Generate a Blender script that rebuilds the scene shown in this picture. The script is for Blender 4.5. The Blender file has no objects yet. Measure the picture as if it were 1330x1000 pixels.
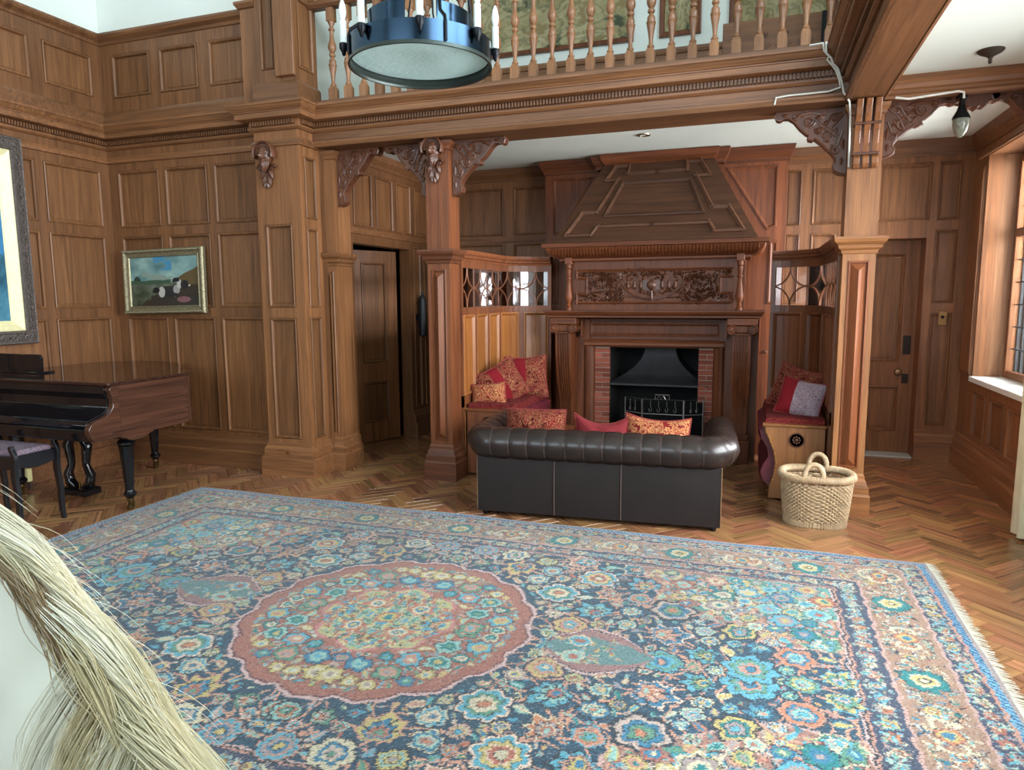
import bpy, bmesh, math, random
import numpy as np
from mathutils import Vector, Matrix
random.seed(7); np.random.seed(7)
sc = bpy.context.scene
COL = sc.collection
PI = math.pi
def R(d): return math.radians(d)
def s2l(c):
    return tuple(((v/255)/12.92 if v/255 <= .04045 else (((v/255)+.055)/1.055)**2.4) for v in c)

# ------------------------------------------------------------ camera, world, lights, exposure
CAM_H = 1.55
def camera():
    F, yaw, pit, rol = 902.0, 0.33591, 0.12602, -0.005955
    cy, sy = math.cos(yaw), math.sin(yaw)
    fw = Vector((-sy*math.cos(pit), cy*math.cos(pit), -math.sin(pit)))
    rt = Vector((cy, sy, 0)); up = rt.cross(fw)
    r = math.cos(rol)*rt+math.sin(rol)*up; u = -math.sin(rol)*rt+math.cos(rol)*up
    m = Matrix(((r.x, u.x, -fw.x, 0), (r.y, u.y, -fw.y, 0), (r.z, u.z, -fw.z, CAM_H), (0, 0, 0, 1)))
    cd = bpy.data.cameras.new('camera'); co = bpy.data.objects.new('camera', cd); COL.objects.link(co)
    cd.sensor_fit = 'HORIZONTAL'; cd.sensor_width = 36; cd.lens = 36*F/1330; cd.clip_start = .02
    co.matrix_world = m; sc.camera = co
camera()
w = bpy.data.worlds.new('world'); sc.world = w; w.use_nodes = True
bg = w.node_tree.nodes['Background']; bg.inputs[0].default_value = (.83, .92, 1, 1); bg.inputs[1].default_value = 3.0
sc.view_settings.view_transform = 'Standard'; sc.view_settings.look = 'None'
sc.view_settings.gamma = 1; sc.view_settings.use_curve_mapping = False
sc.view_settings.exposure = 0.35
def area(name, loc, rot, sx, sy, power, col):
    l = bpy.data.lights.new(name, 'AREA'); l.shape = 'RECTANGLE'; l.size = sx; l.size_y = sy; l.energy = power; l.color = col; l.spread = R(150)
    o = bpy.data.objects.new(name, l); COL.objects.link(o); o.location = loc; o.rotation_euler = rot
# daylight standing outside each of the hall's windows
area('daylight_bay_window', (2.75, 6.1, 2.0), (0, R(66), 0), 1.9, 1.7, 430, (.95, .97, 1))
area('daylight_aisle_window', (2.45, 2.9, 2.0), (0, R(64), 0), 1.9, 3.4, 330, (.93, .97, 1))
area('daylight_upper_window', (2.35, 1.6, 4.7), (0, R(80), 0), 2.2, 5.0, 250, (.70, .88, 1))
area('daylight_hall_window', (-2.2, -4.5, 3.3), (R(90), 0, 0), 5.4, 3.6, 130, (.74, .90, 1))

# ------------------------------------------------------------ mesh building
PM = {}
class MB:
    def __init__(s): s.v = []; s.f = []; s.c = None
    def add(s, vs, fs):
        n = len(s.v); s.v.extend([tuple(v) for v in vs]); s.f.extend([tuple(i+n for i in f) for f in fs]); return s
    def box(s, x0, y0, z0, x1, y1, z1):
        return s.add([(x0,y0,z0),(x1,y0,z0),(x1,y1,z0),(x0,y1,z0),(x0,y0,z1),(x1,y0,z1),(x1,y1,z1),(x0,y1,z1)],
                     [(0,3,2,1),(4,5,6,7),(0,1,5,4),(1,2,6,5),(2,3,7,6),(3,0,4,7)])
    def obox(s, m, hx, hy, hz):
        vs = [m @ Vector((a*hx, b*hy, c*hz)) for c in (-1,1) for a,b in ((-1,-1),(1,-1),(1,1),(-1,1))]
        return s.add(vs, [(0,3,2,1),(4,5,6,7),(0,1,5,4),(1,2,6,5),(2,3,7,6),(3,0,4,7)])
    def prism(s, pts, a0, a1, axis='y'):
        """outline in the plane across the axis, extruded from a0 to a1"""
        def P(p, a):
            return (p[0], a, p[1]) if axis == 'y' else ((a, p[0], p[1]) if axis == 'x' else (p[0], p[1], a))
        n = len(pts)
        ar = sum(pts[i][0]*pts[(i+1)%n][1]-pts[(i+1)%n][0]*pts[i][1] for i in range(n))
        if (ar > 0) == (axis == 'y'): pts = pts[::-1]
        vs = [P(p, a0) for p in pts]+[P(p, a1) for p in pts]
        fs = [tuple(range(n))[::-1], tuple(range(n, 2*n))]+[(i, (i+1)%n, n+(i+1)%n, n+i) for i in range(n)]
        return s.add(vs, fs)
    def rings(s, rg, closed=True, caps=(True, True)):
        n = len(rg[0]); vs = [p for r in rg for p in r]; fs = []
        for k in range(len(rg)-1):
            for i in range(n if closed else n-1):
                j = (i+1) % n
                fs.append((k*n+i, k*n+j, (k+1)*n+j, (k+1)*n+i))
        if caps[0]: fs.append(tuple(range(n))[::-1])
        if caps[1]: fs.append(tuple(range((len(rg)-1)*n, len(rg)*n)))
        return s.add(vs, fs)
    def lathe(s, prof, c=(0,0,0), seg=16, sx=1, sy=1, rot=0):
        rg = [[(c[0]+r*sx*math.cos(rot+2*PI*i/seg), c[1]+r*sy*math.sin(rot+2*PI*i/seg), c[2]+z) for i in range(seg)] for r, z in prof]
        return s.rings(rg)
    def tube(s, path, r, seg=6, caps=True, flat=1.0):
        path = [Vector(p) for p in path]; n = len(path); rg = []
        rr = r if isinstance(r, (list, tuple)) else [r]*n
        t0 = (path[1]-path[0]).normalized()
        u = t0.orthogonal().normalized()
        for i in range(n):
            t = (path[min(i+1, n-1)]-path[max(i-1, 0)])
            t = t.normalized() if t.length > 1e-9 else t0
            u = u-t*u.dot(t)
            u = u.normalized() if u.length > 1e-6 else t.orthogonal().normalized()
            v = t.cross(u)
            rg.append([path[i]+u*(rr[i]*math.cos(2*PI*k/seg))+v*(rr[i]*flat*math.sin(2*PI*k/seg)) for k in range(seg)])
        return s.rings(rg, True, (caps, caps))
    def moulding(s, path, prof, closed=False):
        """prof = [(outward, z)], outward to the right of travel along the plan path, mitred"""
        n = len(path); P = [Vector((p[0], p[1])) for p in path]; rg = []
        def nrm(a, b):
            d = (b-a).normalized(); return Vector((d.y, -d.x))
        for i in range(n):
            if closed or 0 < i < n-1:
                n1 = nrm(P[i-1], P[i]); n2 = nrm(P[i], P[(i+1) % n]); m = n1+n2
                m = m*(2/m.length_squared) if m.length_squared > .05 else n1
            else:
                m = nrm(P[0], P[1]) if i == 0 else nrm(P[-2], P[-1])
            rg.append([(P[i].x+m.x*d, P[i].y+m.y*d, z) for d, z in prof])
        if closed: rg.append(rg[0])
        return s.rings([r[::-1] for r in rg], True, (not closed, not closed))
    def ball(s, c, rx, ry=None, rz=None, seg=10, rg=7):
        ry = ry or rx; rz = rz or rx
        R_ = [[(c[0]+rx*math.sin(PI*(k+.02)/(rg+.04))*math.cos(2*PI*i/seg), c[1]+ry*math.sin(PI*(k+.02)/(rg+.04))*math.sin(2*PI*i/seg),
                c[2]-rz*math.cos(PI*(k+.02)/(rg+.04))) for i in range(seg)] for k in range(rg+1)]
        return s.rings(R_)
    def mesh(s, name, smooth=0):
        me = bpy.data.meshes.new(name); me.from_pydata(s.v, [], s.f); me.update()
        if smooth:
            me.polygons.foreach_set('use_smooth', [True]*len(me.polygons)); me.set_sharp_from_angle(angle=R(smooth))
        return me
    def build(s, name, mat, parent=None, smooth=0, local=False, bevel=0, seg=1, loc=None):
        o = bpy.data.objects.new(name, s.mesh(name, smooth)); COL.objects.link(o)
        if mat: o.data.materials.append(mat)
        if s.c is not None:
            ca = o.data.color_attributes.new('tint', 'FLOAT_COLOR', 'POINT'); ca.data.foreach_set('color', np.asarray(s.c, dtype=np.float32).ravel())
        if parent:
            o.parent = parent
            if not local: o.matrix_parent_inverse = PM.get(parent.name, Matrix.Identity(4)).inverted()
        if loc: o.location = loc
        if bevel:
            b = o.modifiers.new('edge', 'BEVEL'); b.width = bevel; b.segments = seg; b.limit_method = 'ANGLE'; b.angle_limit = R(40)
        return o
def tag(o, label=None, cat=None, group=None, kind=None):
    for k, v in (('label', label), ('category', cat), ('group', group), ('kind', kind)):
        if v: o[k] = v
    return o
def thing(name, label, cat, loc=(0,0,0), rotz=0, group=None, kind='thing'):
    o = bpy.data.objects.new(name, None); COL.objects.link(o); o.empty_display_size = .05
    o.location = loc; o.rotation_euler = (0, 0, rotz)
    PM[o.name] = Matrix.Translation(loc) @ Matrix.Rotation(rotz, 4, 'Z')
    return tag(o, label, cat, group, kind)
def struct(o): o['kind'] = 'structure'; return o
def stuff(o): o['kind'] = 'stuff'; return o
def copy_part(src, parent, loc=None, name=None):
    o = src.copy(); COL.objects.link(o); o.parent = parent
    if loc: o.location = loc
    if name: o.name = name
    return o
def copy_tree(root, loc, rotz=0, label=None):
    r = root.copy(); COL.objects.link(r); r.location = loc; r.rotation_euler = (0, 0, rotz)
    if label: r['label'] = label
    for ch in list(root.children):
        c = ch.copy(); COL.objects.link(c); c.parent = r
        for g in list(ch.children):
            d = g.copy(); COL.objects.link(d); d.parent = c
    return r

# ------------------------------------------------------------ materials
def newmat(name):
    m = bpy.data.materials.new(name); m.use_nodes = True; nt = m.node_tree
    return m, nt, nt.nodes, nt.links, nt.nodes['Principled BSDF']
def plain(name, rgb, rough=.5, metal=0, noise=0, nscale=20, bump=0, spec=.5, coat=0):
    m, nt, N, L, b = newmat(name)
    c = s2l(rgb); b.inputs['Base Color'].default_value = (*c, 1); b.inputs['Roughness'].default_value = rough
    b.inputs['Metallic'].default_value = metal; b.inputs['Specular IOR Level'].default_value = spec; b.inputs['Coat Weight'].default_value = coat
    if noise or bump:
        tc = N.new('ShaderNodeTexCoord'); nz = N.new('ShaderNodeTexNoise'); nz.inputs['Scale'].default_value = nscale; nz.inputs['Detail'].default_value = 4
        L.new(tc.outputs['Object'], nz.inputs['Vector'])
        if noise:
            cr = N.new('ShaderNodeValToRGB')
            cr.color_ramp.elements[0].position = .3; cr.color_ramp.elements[1].position = .7
            cr.color_ramp.elements[0].color = (*[v*(1-noise) for v in c], 1); cr.color_ramp.elements[1].color = (*[min(1, v*(1+noise)) for v in c], 1)
            L.new(nz.outputs['Fac'], cr.inputs['Fac']); L.new(cr.outputs['Color'], b.inputs['Base Color'])
        if bump:
            bp = N.new('ShaderNodeBump'); bp.inputs['Strength'].default_value = bump; bp.inputs['Distance'].default_value = .01
            L.new(nz.outputs['Fac'], bp.inputs['Height']); L.new(bp.outputs['Normal'], b.inputs['Normal'])
    return m
def oak(name, dark, light, axis='z', rough=.42, scale=1.0, vary=.22, spec=.5, attr=False, bump=.12):
    """straight-grained timber, the grain running along one axis; each piece takes its own shade"""
    m, nt, N, L, b = newmat(name)
    tc = N.new('ShaderNodeTexCoord'); oi = N.new('ShaderNodeObjectInfo')
    ad = N.new('ShaderNodeVectorMath'); ad.operation = 'ADD'
    cmb = N.new('ShaderNodeVectorMath'); cmb.operation = 'SCALE'; cmb.inputs['Scale'].default_value = 13.0
    rv = N.new('ShaderNodeCombineXYZ'); 
    for i in range(3): L.new(oi.outputs['Random'], rv.inputs[i])
    L.new(rv.outputs[0], cmb.inputs[0]); L.new(tc.outputs['Object'], ad.inputs[0]); L.new(cmb.outputs[0], ad.inputs[1])
    mp = N.new('ShaderNodeMapping'); k = {'x': 0, 'y': 1, 'z': 2}[axis]
    sv = [22*scale]*3; sv[k] = .9*scale; mp.inputs['Scale'].default_value = sv
    L.new(ad.outputs[0], mp.inputs['Vector'])
    n1 = N.new('ShaderNodeTexNoise'); n1.inputs['Scale'].default_value = 1.0; n1.inputs['Detail'].default_value = 5; n1.inputs['Distortion'].default_value = 1.2
    L.new(mp.outputs[0], n1.inputs['Vector'])
    mp2 = N.new('ShaderNodeMapping'); sv2 = [170*scale]*3; sv2[k] = 5*scale; mp2.inputs['Scale'].default_value = sv2
    L.new(tc.outputs['Object'], mp2.inputs['Vector'])
    n2 = N.new('ShaderNodeTexNoise'); n2.inputs['Scale'].default_value = 1.0; n2.inputs['Detail'].default_value = 2
    L.new(mp2.outputs[0], n2.inputs['Vector'])
    mx = N.new('ShaderNodeMath'); mx.operation = 'MULTIPLY_ADD'; mx.inputs[1].default_value = .5
    L.new(n2.outputs['Fac'], mx.inputs[0]); L.new(n1.outputs['Fac'], mx.inputs[2])
    sb = N.new('ShaderNodeMath'); sb.operation = 'SUBTRACT'; sb.inputs[1].default_value = .25; L.new(mx.outputs[0], sb.inputs[0])
    cr = N.new('ShaderNodeValToRGB'); e = cr.color_ramp.elements
    e[0].position = .22; e[0].color = (*s2l(dark), 1); e[1].position = .80; e[1].color = (*s2l(light), 1)
    L.new(sb.outputs[0], cr.inputs['Fac'])
    hs = N.new('ShaderNodeHueSaturation'); mr = N.new('ShaderNodeMapRange')
    mr.inputs['To Min'].default_value = 1-vary; mr.inputs['To Max'].default_value = 1+vary
    src = oi.outputs['Random']
    if attr:
        at = N.new('ShaderNodeAttribute'); at.attribute_name = 'tint'
        a2 = N.new('ShaderNodeMath'); a2.operation = 'ADD'; fr = N.new('ShaderNodeMath'); fr.operation = 'FRACT'
        L.new(at.outputs['Fac'], a2.inputs[0]); L.new(src, a2.inputs[1]); L.new(a2.outputs[0], fr.inputs[0]); src = fr.outputs[0]
        hr = N.new('ShaderNodeMapRange'); hr.inputs['To Min'].default_value = .485; hr.inputs['To Max'].default_value = .515
        m7 = N.new('ShaderNodeMath'); m7.operation = 'MULTIPLY'; m7.inputs[1].default_value = 7.3; f7 = N.new('ShaderNodeMath'); f7.operation = 'FRACT'
        L.new(src, m7.inputs[0]); L.new(m7.outputs[0], f7.inputs[0]); L.new(f7.outputs[0], hr.inputs['Value']); L.new(hr.outputs[0], hs.inputs['Hue'])
    L.new(src, mr.inputs['Value']); L.new(mr.outputs[0], hs.inputs['Value']); L.new(cr.outputs['Color'], hs.inputs['Color'])
    L.new(hs.outputs['Color'], b.inputs['Base Color'])
    b.inputs['Roughness'].default_value = rough; b.inputs['Specular IOR Level'].default_value = spec
    bp = N.new('ShaderNodeBump'); bp.inputs['Strength'].default_value = bump; bp.inputs['Distance'].default_value = .004
    L.new(sb.outputs[0], bp.inputs['Height']); L.new(bp.outputs['Normal'], b.inputs['Normal'])
    return m
def tinted(name, rough=.9, spec=.2, nscale=0, bump=0, sheen=0):
    """colour comes from the woven or painted colour stored on the mesh"""
    m, nt, N, L, b = newmat(name)
    at = N.new('ShaderNodeAttribute'); at.attribute_name = 'tint'; L.new(at.outputs['Color'], b.inputs['Base Color'])
    b.inputs['Roughness'].default_value = rough; b.inputs['Specular IOR Level'].default_value = spec; b.inputs['Sheen Weight'].default_value = sheen
    if bump:
        tc = N.new('ShaderNodeTexCoord'); nz = N.new('ShaderNodeTexNoise'); nz.inputs['Scale'].default_value = nscale
        bp = N.new('ShaderNodeBump'); bp.inputs['Strength'].default_value = bump; bp.inputs['Distance'].default_value = .003
        L.new(tc.outputs['Object'], nz.inputs['Vector']); L.new(nz.outputs['Fac'], bp.inputs['Height']); L.new(bp.outputs['Normal'], b.inputs['Normal'])
    return m
def glassmat(name, tint=(1,1,1), refl=.12, rough=.03):
    m, nt, N, L, b = newmat(name); N.remove(b)
    tr = N.new('ShaderNodeBsdfTransparent'); tr.inputs[0].default_value = (*tint, 1); gl = N.new('ShaderNodeBsdfGlossy'); gl.inputs['Roughness'].default_value = rough
    fr = N.new('ShaderNodeFresnel'); fr.inputs[0].default_value = 1.5; mx = N.new('ShaderNodeMixShader'); ma = N.new('ShaderNodeMath'); ma.operation = 'ADD'; ma.inputs[1].default_value = refl-.04; ma.use_clamp = True
    L.new(fr.outputs[0], ma.inputs[0]); L.new(ma.outputs[0], mx.inputs[0]); L.new(tr.outputs[0], mx.inputs[1]); L.new(gl.outputs[0], mx.inputs[2]); L.new(mx.outputs[0], N['Material Output'].inputs[0])
    return m
OAK = oak('oak_upright_grain', (86, 54, 31), (138, 92, 57), 'z', spec=.4)
OAKX = oak('oak_level_grain_along_x', (86, 54, 31), (138, 92, 57), 'x')
OAKY = oak('oak_level_grain_along_y', (86, 54, 31), (138, 92, 57), 'y')
OAKP = oak('oak_panel_field', (86, 54, 31), (136, 92, 57), 'z', vary=.16, spec=.4)
OAKR = oak('red_stained_oak', (80, 42, 24), (130, 76, 44), 'z', rough=.42, spec=.35)
OAKRX = oak('red_stained_oak_along_x', (74, 40, 25), (122, 72, 45), 'x', rough=.36)
CARVE = oak('carved_dark_oak', (62, 35, 23), (106, 64, 42), 'z', rough=.38, vary=.08)
BALU = oak('turned_oak', (110, 70, 44), (158, 112, 76), 'z', rough=.35)
PARQ = oak('parquet_oak', (104, 66, 42), (172, 126, 86), 'x', rough=.22, scale=.9, vary=.28, attr=True, bump=.08)
PARQ.node_tree.nodes['Principled BSDF'].inputs['Coat Weight'].default_value = .3; PARQ.node_tree.nodes['Principled BSDF'].inputs['Coat Roughness'].default_value = .2
PLAST = plain('white_plaster', (222, 226, 218), .85, noise=.03, nscale=2)
CEIL = plain('white_ceiling_paint', (208, 214, 204), .9, noise=.03, nscale=1.5)
GAPM = plain('dark_floor_bed', (40, 24, 14), .8, noise=.2)
BLACK = plain('black_iron', (22, 23, 25), .45, .6, noise=.2, nscale=30)
BRASS = plain('aged_brass', (170, 130, 70), .3, 1)
WHITEPL = plain('white_plastic', (232, 232, 226), .4)
CLEAR = glassmat('clear_leaded_glass', (1, 1, 1), .055, .06)
# ------------------------------------------------------------ panelled walls
PANEL_MESH = {}
def panel_mesh(w, h, deep=.014):
    key = (round(w, 3), round(h, 3), deep)
    if key in PANEL_MESH: return PANEL_MESH[key]
    s = min(1.0, min(w, h)/.22)
    prof = [(0, 0), (.0005, -.006), (.005*s, -.006), (.006*s, .006), (.014*s, .009), (.021*s, .003), (.025*s, -.002), (.027*s, -deep-.004), (.040*s, -deep-.004), (.043*s, -deep)]
    m = MB()
    rg = [[(i, -d, i), (w-i, -d, i), (w-i, -d, h-i), (i, -d, h-i)] for i, d in prof]
    m.rings(rg, True, (False, True))
    me = m.mesh('panel_mesh'); PANEL_MESH[key] = me
    return me
def panelled(name, O, ang, W, H, panels, holes=(), thick=.08, mat=OAK, pmat=OAKP, z0=0, deep=.014):
    """A wall: local x along it, z up, its face towards local -y; every panel is a piece let into a hole of the face"""
    us = sorted({0, W, *[q for p in panels for q in (p[0], p[2])], *[q for p in holes for q in (p[0], p[2])]})
    zs = sorted({z0, H, *[q for p in panels for q in (p[1], p[3])], *[q for p in holes for q in (p[1], p[3])]})
    m = MB()
    def inside(u, z, rs): return any(r[0] < u < r[2] and r[1] < z < r[3] for r in rs)
    for i in range(len(us)-1):
        for j in range(len(zs)-1):
            u, z = (us[i]+us[i+1])/2, (zs[j]+zs[j+1])/2
            if inside(u, z, holes): continue
            a, b, c, d = us[i], us[i+1], zs[j], zs[j+1]
            if not inside(u, z, panels): m.add([(a,0,c),(b,0,c),(b,0,d),(a,0,d)], [(0,1,2,3)])
            m.add([(a,thick,c),(b,thick,c),(b,thick,d),(a,thick,d)], [(3,2,1,0)])
    for (a, c, b, d) in holes:
        m.add([(a,0,c),(b,0,c),(b,0,d),(a,0,d),(a,thick,c),(b,thick,c),(b,thick,d),(a,thick,d)], [(0,4,5,1),(1,5,6,2),(2,6,7,3),(3,7,4,0)])
    m.add([(0,0,z0),(W,0,z0),(W,0,H),(0,0,H),(0,thick,z0),(W,thick,z0),(W,thick,H),(0,thick,H)], [(0,1,5,4),(1,2,6,5),(2,3,7,6),(3,0,4,7)])
    wl = m.build(name, mat, loc=O); wl.rotation_euler = (0, 0, ang); struct(wl)
    for (a, c, b, d) in panels:
        o = bpy.data.objects.new('panel', panel_mesh(b-a, d-c, deep)); COL.objects.link(o); o.parent = wl; o.location = (a, 0, c)
        if not o.data.materials: o.data.materials.append(pmat)
    return wl
ROWS = [(.33, 1.385), (1.47, 2.135), (2.215, 2.735)]
def grid_panels(cols, rows): return [(a, c, b, d) for a, b in cols for c, d in rows]
def trim(name, path, prof, mat=OAKX, closed=False, kind=True):
    m = MB(); m.moulding(path, prof, closed); o = m.build(name, mat)
    if kind: struct(o)
    return o
SKIRT = [(0, 0), (.05, 0), (.05, .155), (.042, .17), (.030, .172), (.030, .235), (.022, .25), (.012, .262), (.012, .285), (0, .295)]

# ---- floor: a dark bed and herringbone blocks laid at 45 degrees
fl = MB().box(-6.0, -4.9, -.12, 3.2, 8.2, -.004).build('floor', GAPM); struct(fl)
BL, BW = .33, .0825
def herring():
    """centre x, y and angle of each block of a 4:1 herringbone turned 45 degrees"""
    out = []; c, s = math.cos(PI/4), math.sin(PI/4)
    for r in range(-115, 116):
        for t in range(-30, 31):
            if abs(r+8*t) > 115: continue
            for (x, y, w, h) in (((r+8*t)*BW, r*BW, BL, BW), ((r+7+8*t)*BW, r*BW, BW, BL)):
                cx, cy = x+w/2, y+h/2
                out.append((c*cx-s*cy-1.0, s*cx+c*cy+3.0, PI/4+(0 if w > h else PI/2)))
    return out
def visible(x, y):
    if x < -5.85 or x > 2.0 or y < .1 or y > 7.75: return False
    if -4.1 < x < .86 and 1.35 < y < 4.30: return False
    return True
pts = [p for p in herring() if visible(p[0], p[1])]
def onscreen(x, y):
    v = sc.camera.matrix_world.inverted() @ Vector((x, y, 0))
    if v.z > -.1: return 0
    px, py = 665+902*v.x/-v.z, 500-902*v.y/-v.z
    if not (-10 < px < 1340 and py < 1010): return 0
    if 600 < px < 960 and py < 690: return 0
    if px < 1000 and py < 600: return 0
    return 1/(v.z*v.z)*(CAM_H/ -v.z)
pts.sort(key=lambda p: -onscreen(p[0], p[1]))
def block_verts():
    a, b, e = BL/2-.0008, BW/2-.0008, .0012
    return ([(-a,-b,-.003),(a,-b,-.003),(a,b,-.003),(-a,b,-.003),(-a+e,-b+e,0),(a-e,-b+e,0),(a-e,b-e,0),(-a+e,b-e,0)],
            [(4,5,6,7),(0,1,5,4),(1,2,6,5),(2,3,7,6),(3,0,4,7)])
bv, bf = block_verts(); bm_ = MB().add(bv, bf).mesh('parquet_block_mesh'); bm_.materials.append(PARQ)
rest = (MB(), MB()); rest[0].c = []; rest[1].c = []
NB = 298
for i, (x, y, a) in enumerate(pts):
    dz = random.random()*.0006
    if i < NB and onscreen(x, y) > 0:
        o = bpy.data.objects.new('parquet_block', bm_); COL.objects.link(o); o.parent = fl; o.location = (x, y, dz); o.rotation_euler = (0, 0, a)
    else:
        k = 0 if abs(a-PI/4) < .1 else 1; M = Matrix.Rotation(-a, 4, 'Z') @ Matrix.Translation((x, y, dz)) @ Matrix.Rotation(a, 4, 'Z')
        rest[k].add([M @ Vector(v) for v in bv], bf); t = random.random(); rest[k].c += [(t, t, t, 1)]*8
for k in (0, 1):
    o = stuff(rest[k].build('parquet_field', PARQ, fl)); o.rotation_euler = (0, 0, PI/4+k*PI/2)

# ---- ceilings
struct(MB().box(-6, -4.8, 6.3, 2.2, 7.6, 6.4).build('ceiling', CEIL))
struct(MB().box(-3.72, 5.50, 2.93, .6, 7.5, 3.17).build('ceiling_inglenook', CEIL))
struct(MB().box(.6, -4.8, 2.93, 3.0, 7.5, 3.17).build('ceiling_aisle', CEIL))

# ---- hall walls
XL, YB = -5.8, 5.12
cols_left = [(4.47-.0, 5.03), (3.85, 4.395), (3.22, 3.78), (2.6, 3.15), (1.98, 2.53)]
lw = [(a+4.8, c, b+4.8, d) for a, b in cols_left for c, d in ROWS]+[(a+4.8, 3.385, b+4.8, 3.745) for a, b in ((4.55, 5.02), (3.95, 4.43), (3.35, 3.83))]
panelled('wall_left', (XL, -4.8, 0), R(90), 9.92, 3.9, lw)
struct(MB().box(XL-.08, -4.8, 3.9, XL, 5.2, 6.3).build('wall_left_plaster', PLAST))
bl = [(a-XL, c, b-XL, d) for a, b in ((-5.69, -5.195), (-5.13, -4.645), (-4.575, -4.10)) for c, d in ROWS]
bl += [(a-XL, 3.385, b-XL, 3.765) for a, b in ((-5.66, -5.22), (-5.11, -4.68), (-4.56, -4.17))]
panelled('wall_back', (XL, YB, 0), 0, 1.765, 3.9, bl)
struct(MB().box(XL, YB, 3.9, -3.99, YB+.08, 6.3).build('wall_back_plaster', PLAST))
trim('baseboard_back', [(XL, 2.0), (XL, YB), (-4.04, YB)], SKIRT)
trim('trim_1', [(XL, 1.0), (XL, YB), (-4.0, YB)], [(0, 2.805), (.018, 2.81), (.022, 2.835), (.012, 2.86), (0, 2.865)])
trim('trim_2', [(XL, 1.0), (XL, YB), (-4.13, YB)], [(0, 3.86), (.012, 3.862), (.02, 3.885), (.05, 3.91), (.06, 3.93), (.06, 3.95), (0, 3.955)])
trim('trim_3', [(XL, 1.0), (XL, YB), (-4.13, YB)], [(0, 3.12), (.035, 3.12), (.035, 3.235), (.018, 3.265), (0, 3.27)])
# main cornice, running on as the gallery's edge and along the aisle beam
CORN = [(0, 2.928), (.016, 2.93), (.032, 2.944), (.034, 2.956), (.022, 2.960), (.022, 3.004), (.055, 3.006), (.098, 3.012), (.104, 3.016), (.104, 3.056), (.112, 3.058), (.113, 3.066), (.122, 3.070), (.136, 3.088), (.146, 3.104), (.153, 3.106), (.153, 3.124), (0, 3.132)]
CP = [(XL, 1.0), (XL, YB), (-4.03, YB), (-4.03, 5.0), (-3.59, 5.0), (-3.59, 5.2), (.52, 5.2), (.52, .6)]
cornice = trim('trim_4', CP, CORN)
# dentils, too small to pick apart singly
dm = MB()
for i in range(len(CP)-1):
    a, b = Vector(CP[i]), Vector(CP[i+1]); d = (b-a); L_ = d.length; d.normalize(); nr = Vector((d.y, -d.x)); n = int(L_/.0245)
    lim = (L_ if i not in (1, 2, 5) else L_)
    for k in range(n):
        t = (k+.5)*L_/n; c = a+d*t+nr*.037
        M = Matrix.Translation((c.x, c.y, 2.983)) @ Matrix.Rotation(math.atan2(d.y, d.x), 4, 'Z'); dm.obox(M, .0078, .016, .018)
stuff(dm.build('dentil_course', OAKX, cornice))

# ---- the pier between the hall's back wall and the passage
pier = thing('oak_pier', 'broad panelled oak pier at the corner, carved bearded mask near its top', 'pier', (-3.81, 5.2, 0))
def holed_box(name, x0, y0, z0, x1, y1, z1, front, side, parent, mat=OAK):
    """a square shaft whose front (-y) and right (+x) faces hold let-in panels"""
    m = MB()
    def face(us, zs, pn, f):
        us = sorted({*us, *[q for p in pn for q in (p[0], p[2])]}); zs = sorted({*zs, *[q for p in pn for q in (p[1], p[3])]})
        for i in range(len(us)-1):
            for j in range(len(zs)-1):
                u, z = (us[i]+us[i+1])/2, (zs[j]+zs[j+1])/2
                if any(p[0] < u < p[2] and p[1] < z < p[3] for p in pn): continue
                m.add([f(us[i], zs[j]), f(us[i+1], zs[j]), f(us[i+1], zs[j+1]), f(us[i], zs[j+1])], [(0,1,2,3)])
    face((x0, x1), (z0, z1), front, lambda u, z: (u, y0, z)); face((y0, y1), (z0, z1), side, lambda u, z: (x1, u, z))
    m.add([(x0,y0,z0),(x0,y1,z0),(x0,y1,z1),(x0,y0,z1),(x1,y1,z0),(x1,y1,z1),(x1,y0,z1),(x1,y0,z0)], [(0,3,2,1),(1,2,5,4),(3,6,5,2),(0,1,4,7)])
    o = m.build(name, mat, parent)
    for p in front:
        q = bpy.data.objects.new('panel', panel_mesh(p[2]-p[0], p[3]-p[1])); COL.objects.link(q); q.parent = parent
        q.matrix_parent_inverse = PM[parent.name].inverted(); q.location = (p[0], y0, p[1])
        if not q.data.materials: q.data.materials.append(OAKP)
    for p in side:
        q = bpy.data.objects.new('panel', panel_mesh(p[2]-p[0], p[3]-p[1])); COL.objects.link(q); q.parent = parent
        q.matrix_parent_inverse = PM[parent.name].inverted(); q.location = (x1, p[0], p[1]); q.rotation_euler = (0, 0, R(90))
        if not q.data.materials: q.data.materials.append(OAKP)
    return o
holed_box('shaft', -4.03, 5.0, 0, -3.59, 5.30, 2.95, [(-3.955, .33, -3.68, 1.385), (-3.955, 1.47, -3.68, 2.17)], [(5.06, .33, 5.22, 1.385), (5.06, 1.47, 5.22, 2.135), (5.06, 2.215, 5.22, 2.72)], pier)
MB().moulding([(-4.03, 5.12), (-4.03, 5.0), (-3.59, 5.0), (-3.59, 5.30)], SKIRT).build('plinth', OAKX, pier)
MB().moulding([(-4.03, 5.12), (-4.03, 5.0), (-3.59, 5.0), (-3.59, 5.25)], [(0, 2.80), (.016, 2.805), (.02, 2.83), (.012, 2.85), (0, 2.855)]).build('neck_moulding', OAKX, pier)
k = MB().lathe([(.001, -.004), (.012, -.002), (.012, .002), (.001, .004)], (0, 0, 0), 12).build('brass_knob', BRASS, pier, 40)
k.location = (-3.80, 4.944, .215); k.rotation_euler = (R(90), 0, 0)
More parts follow.
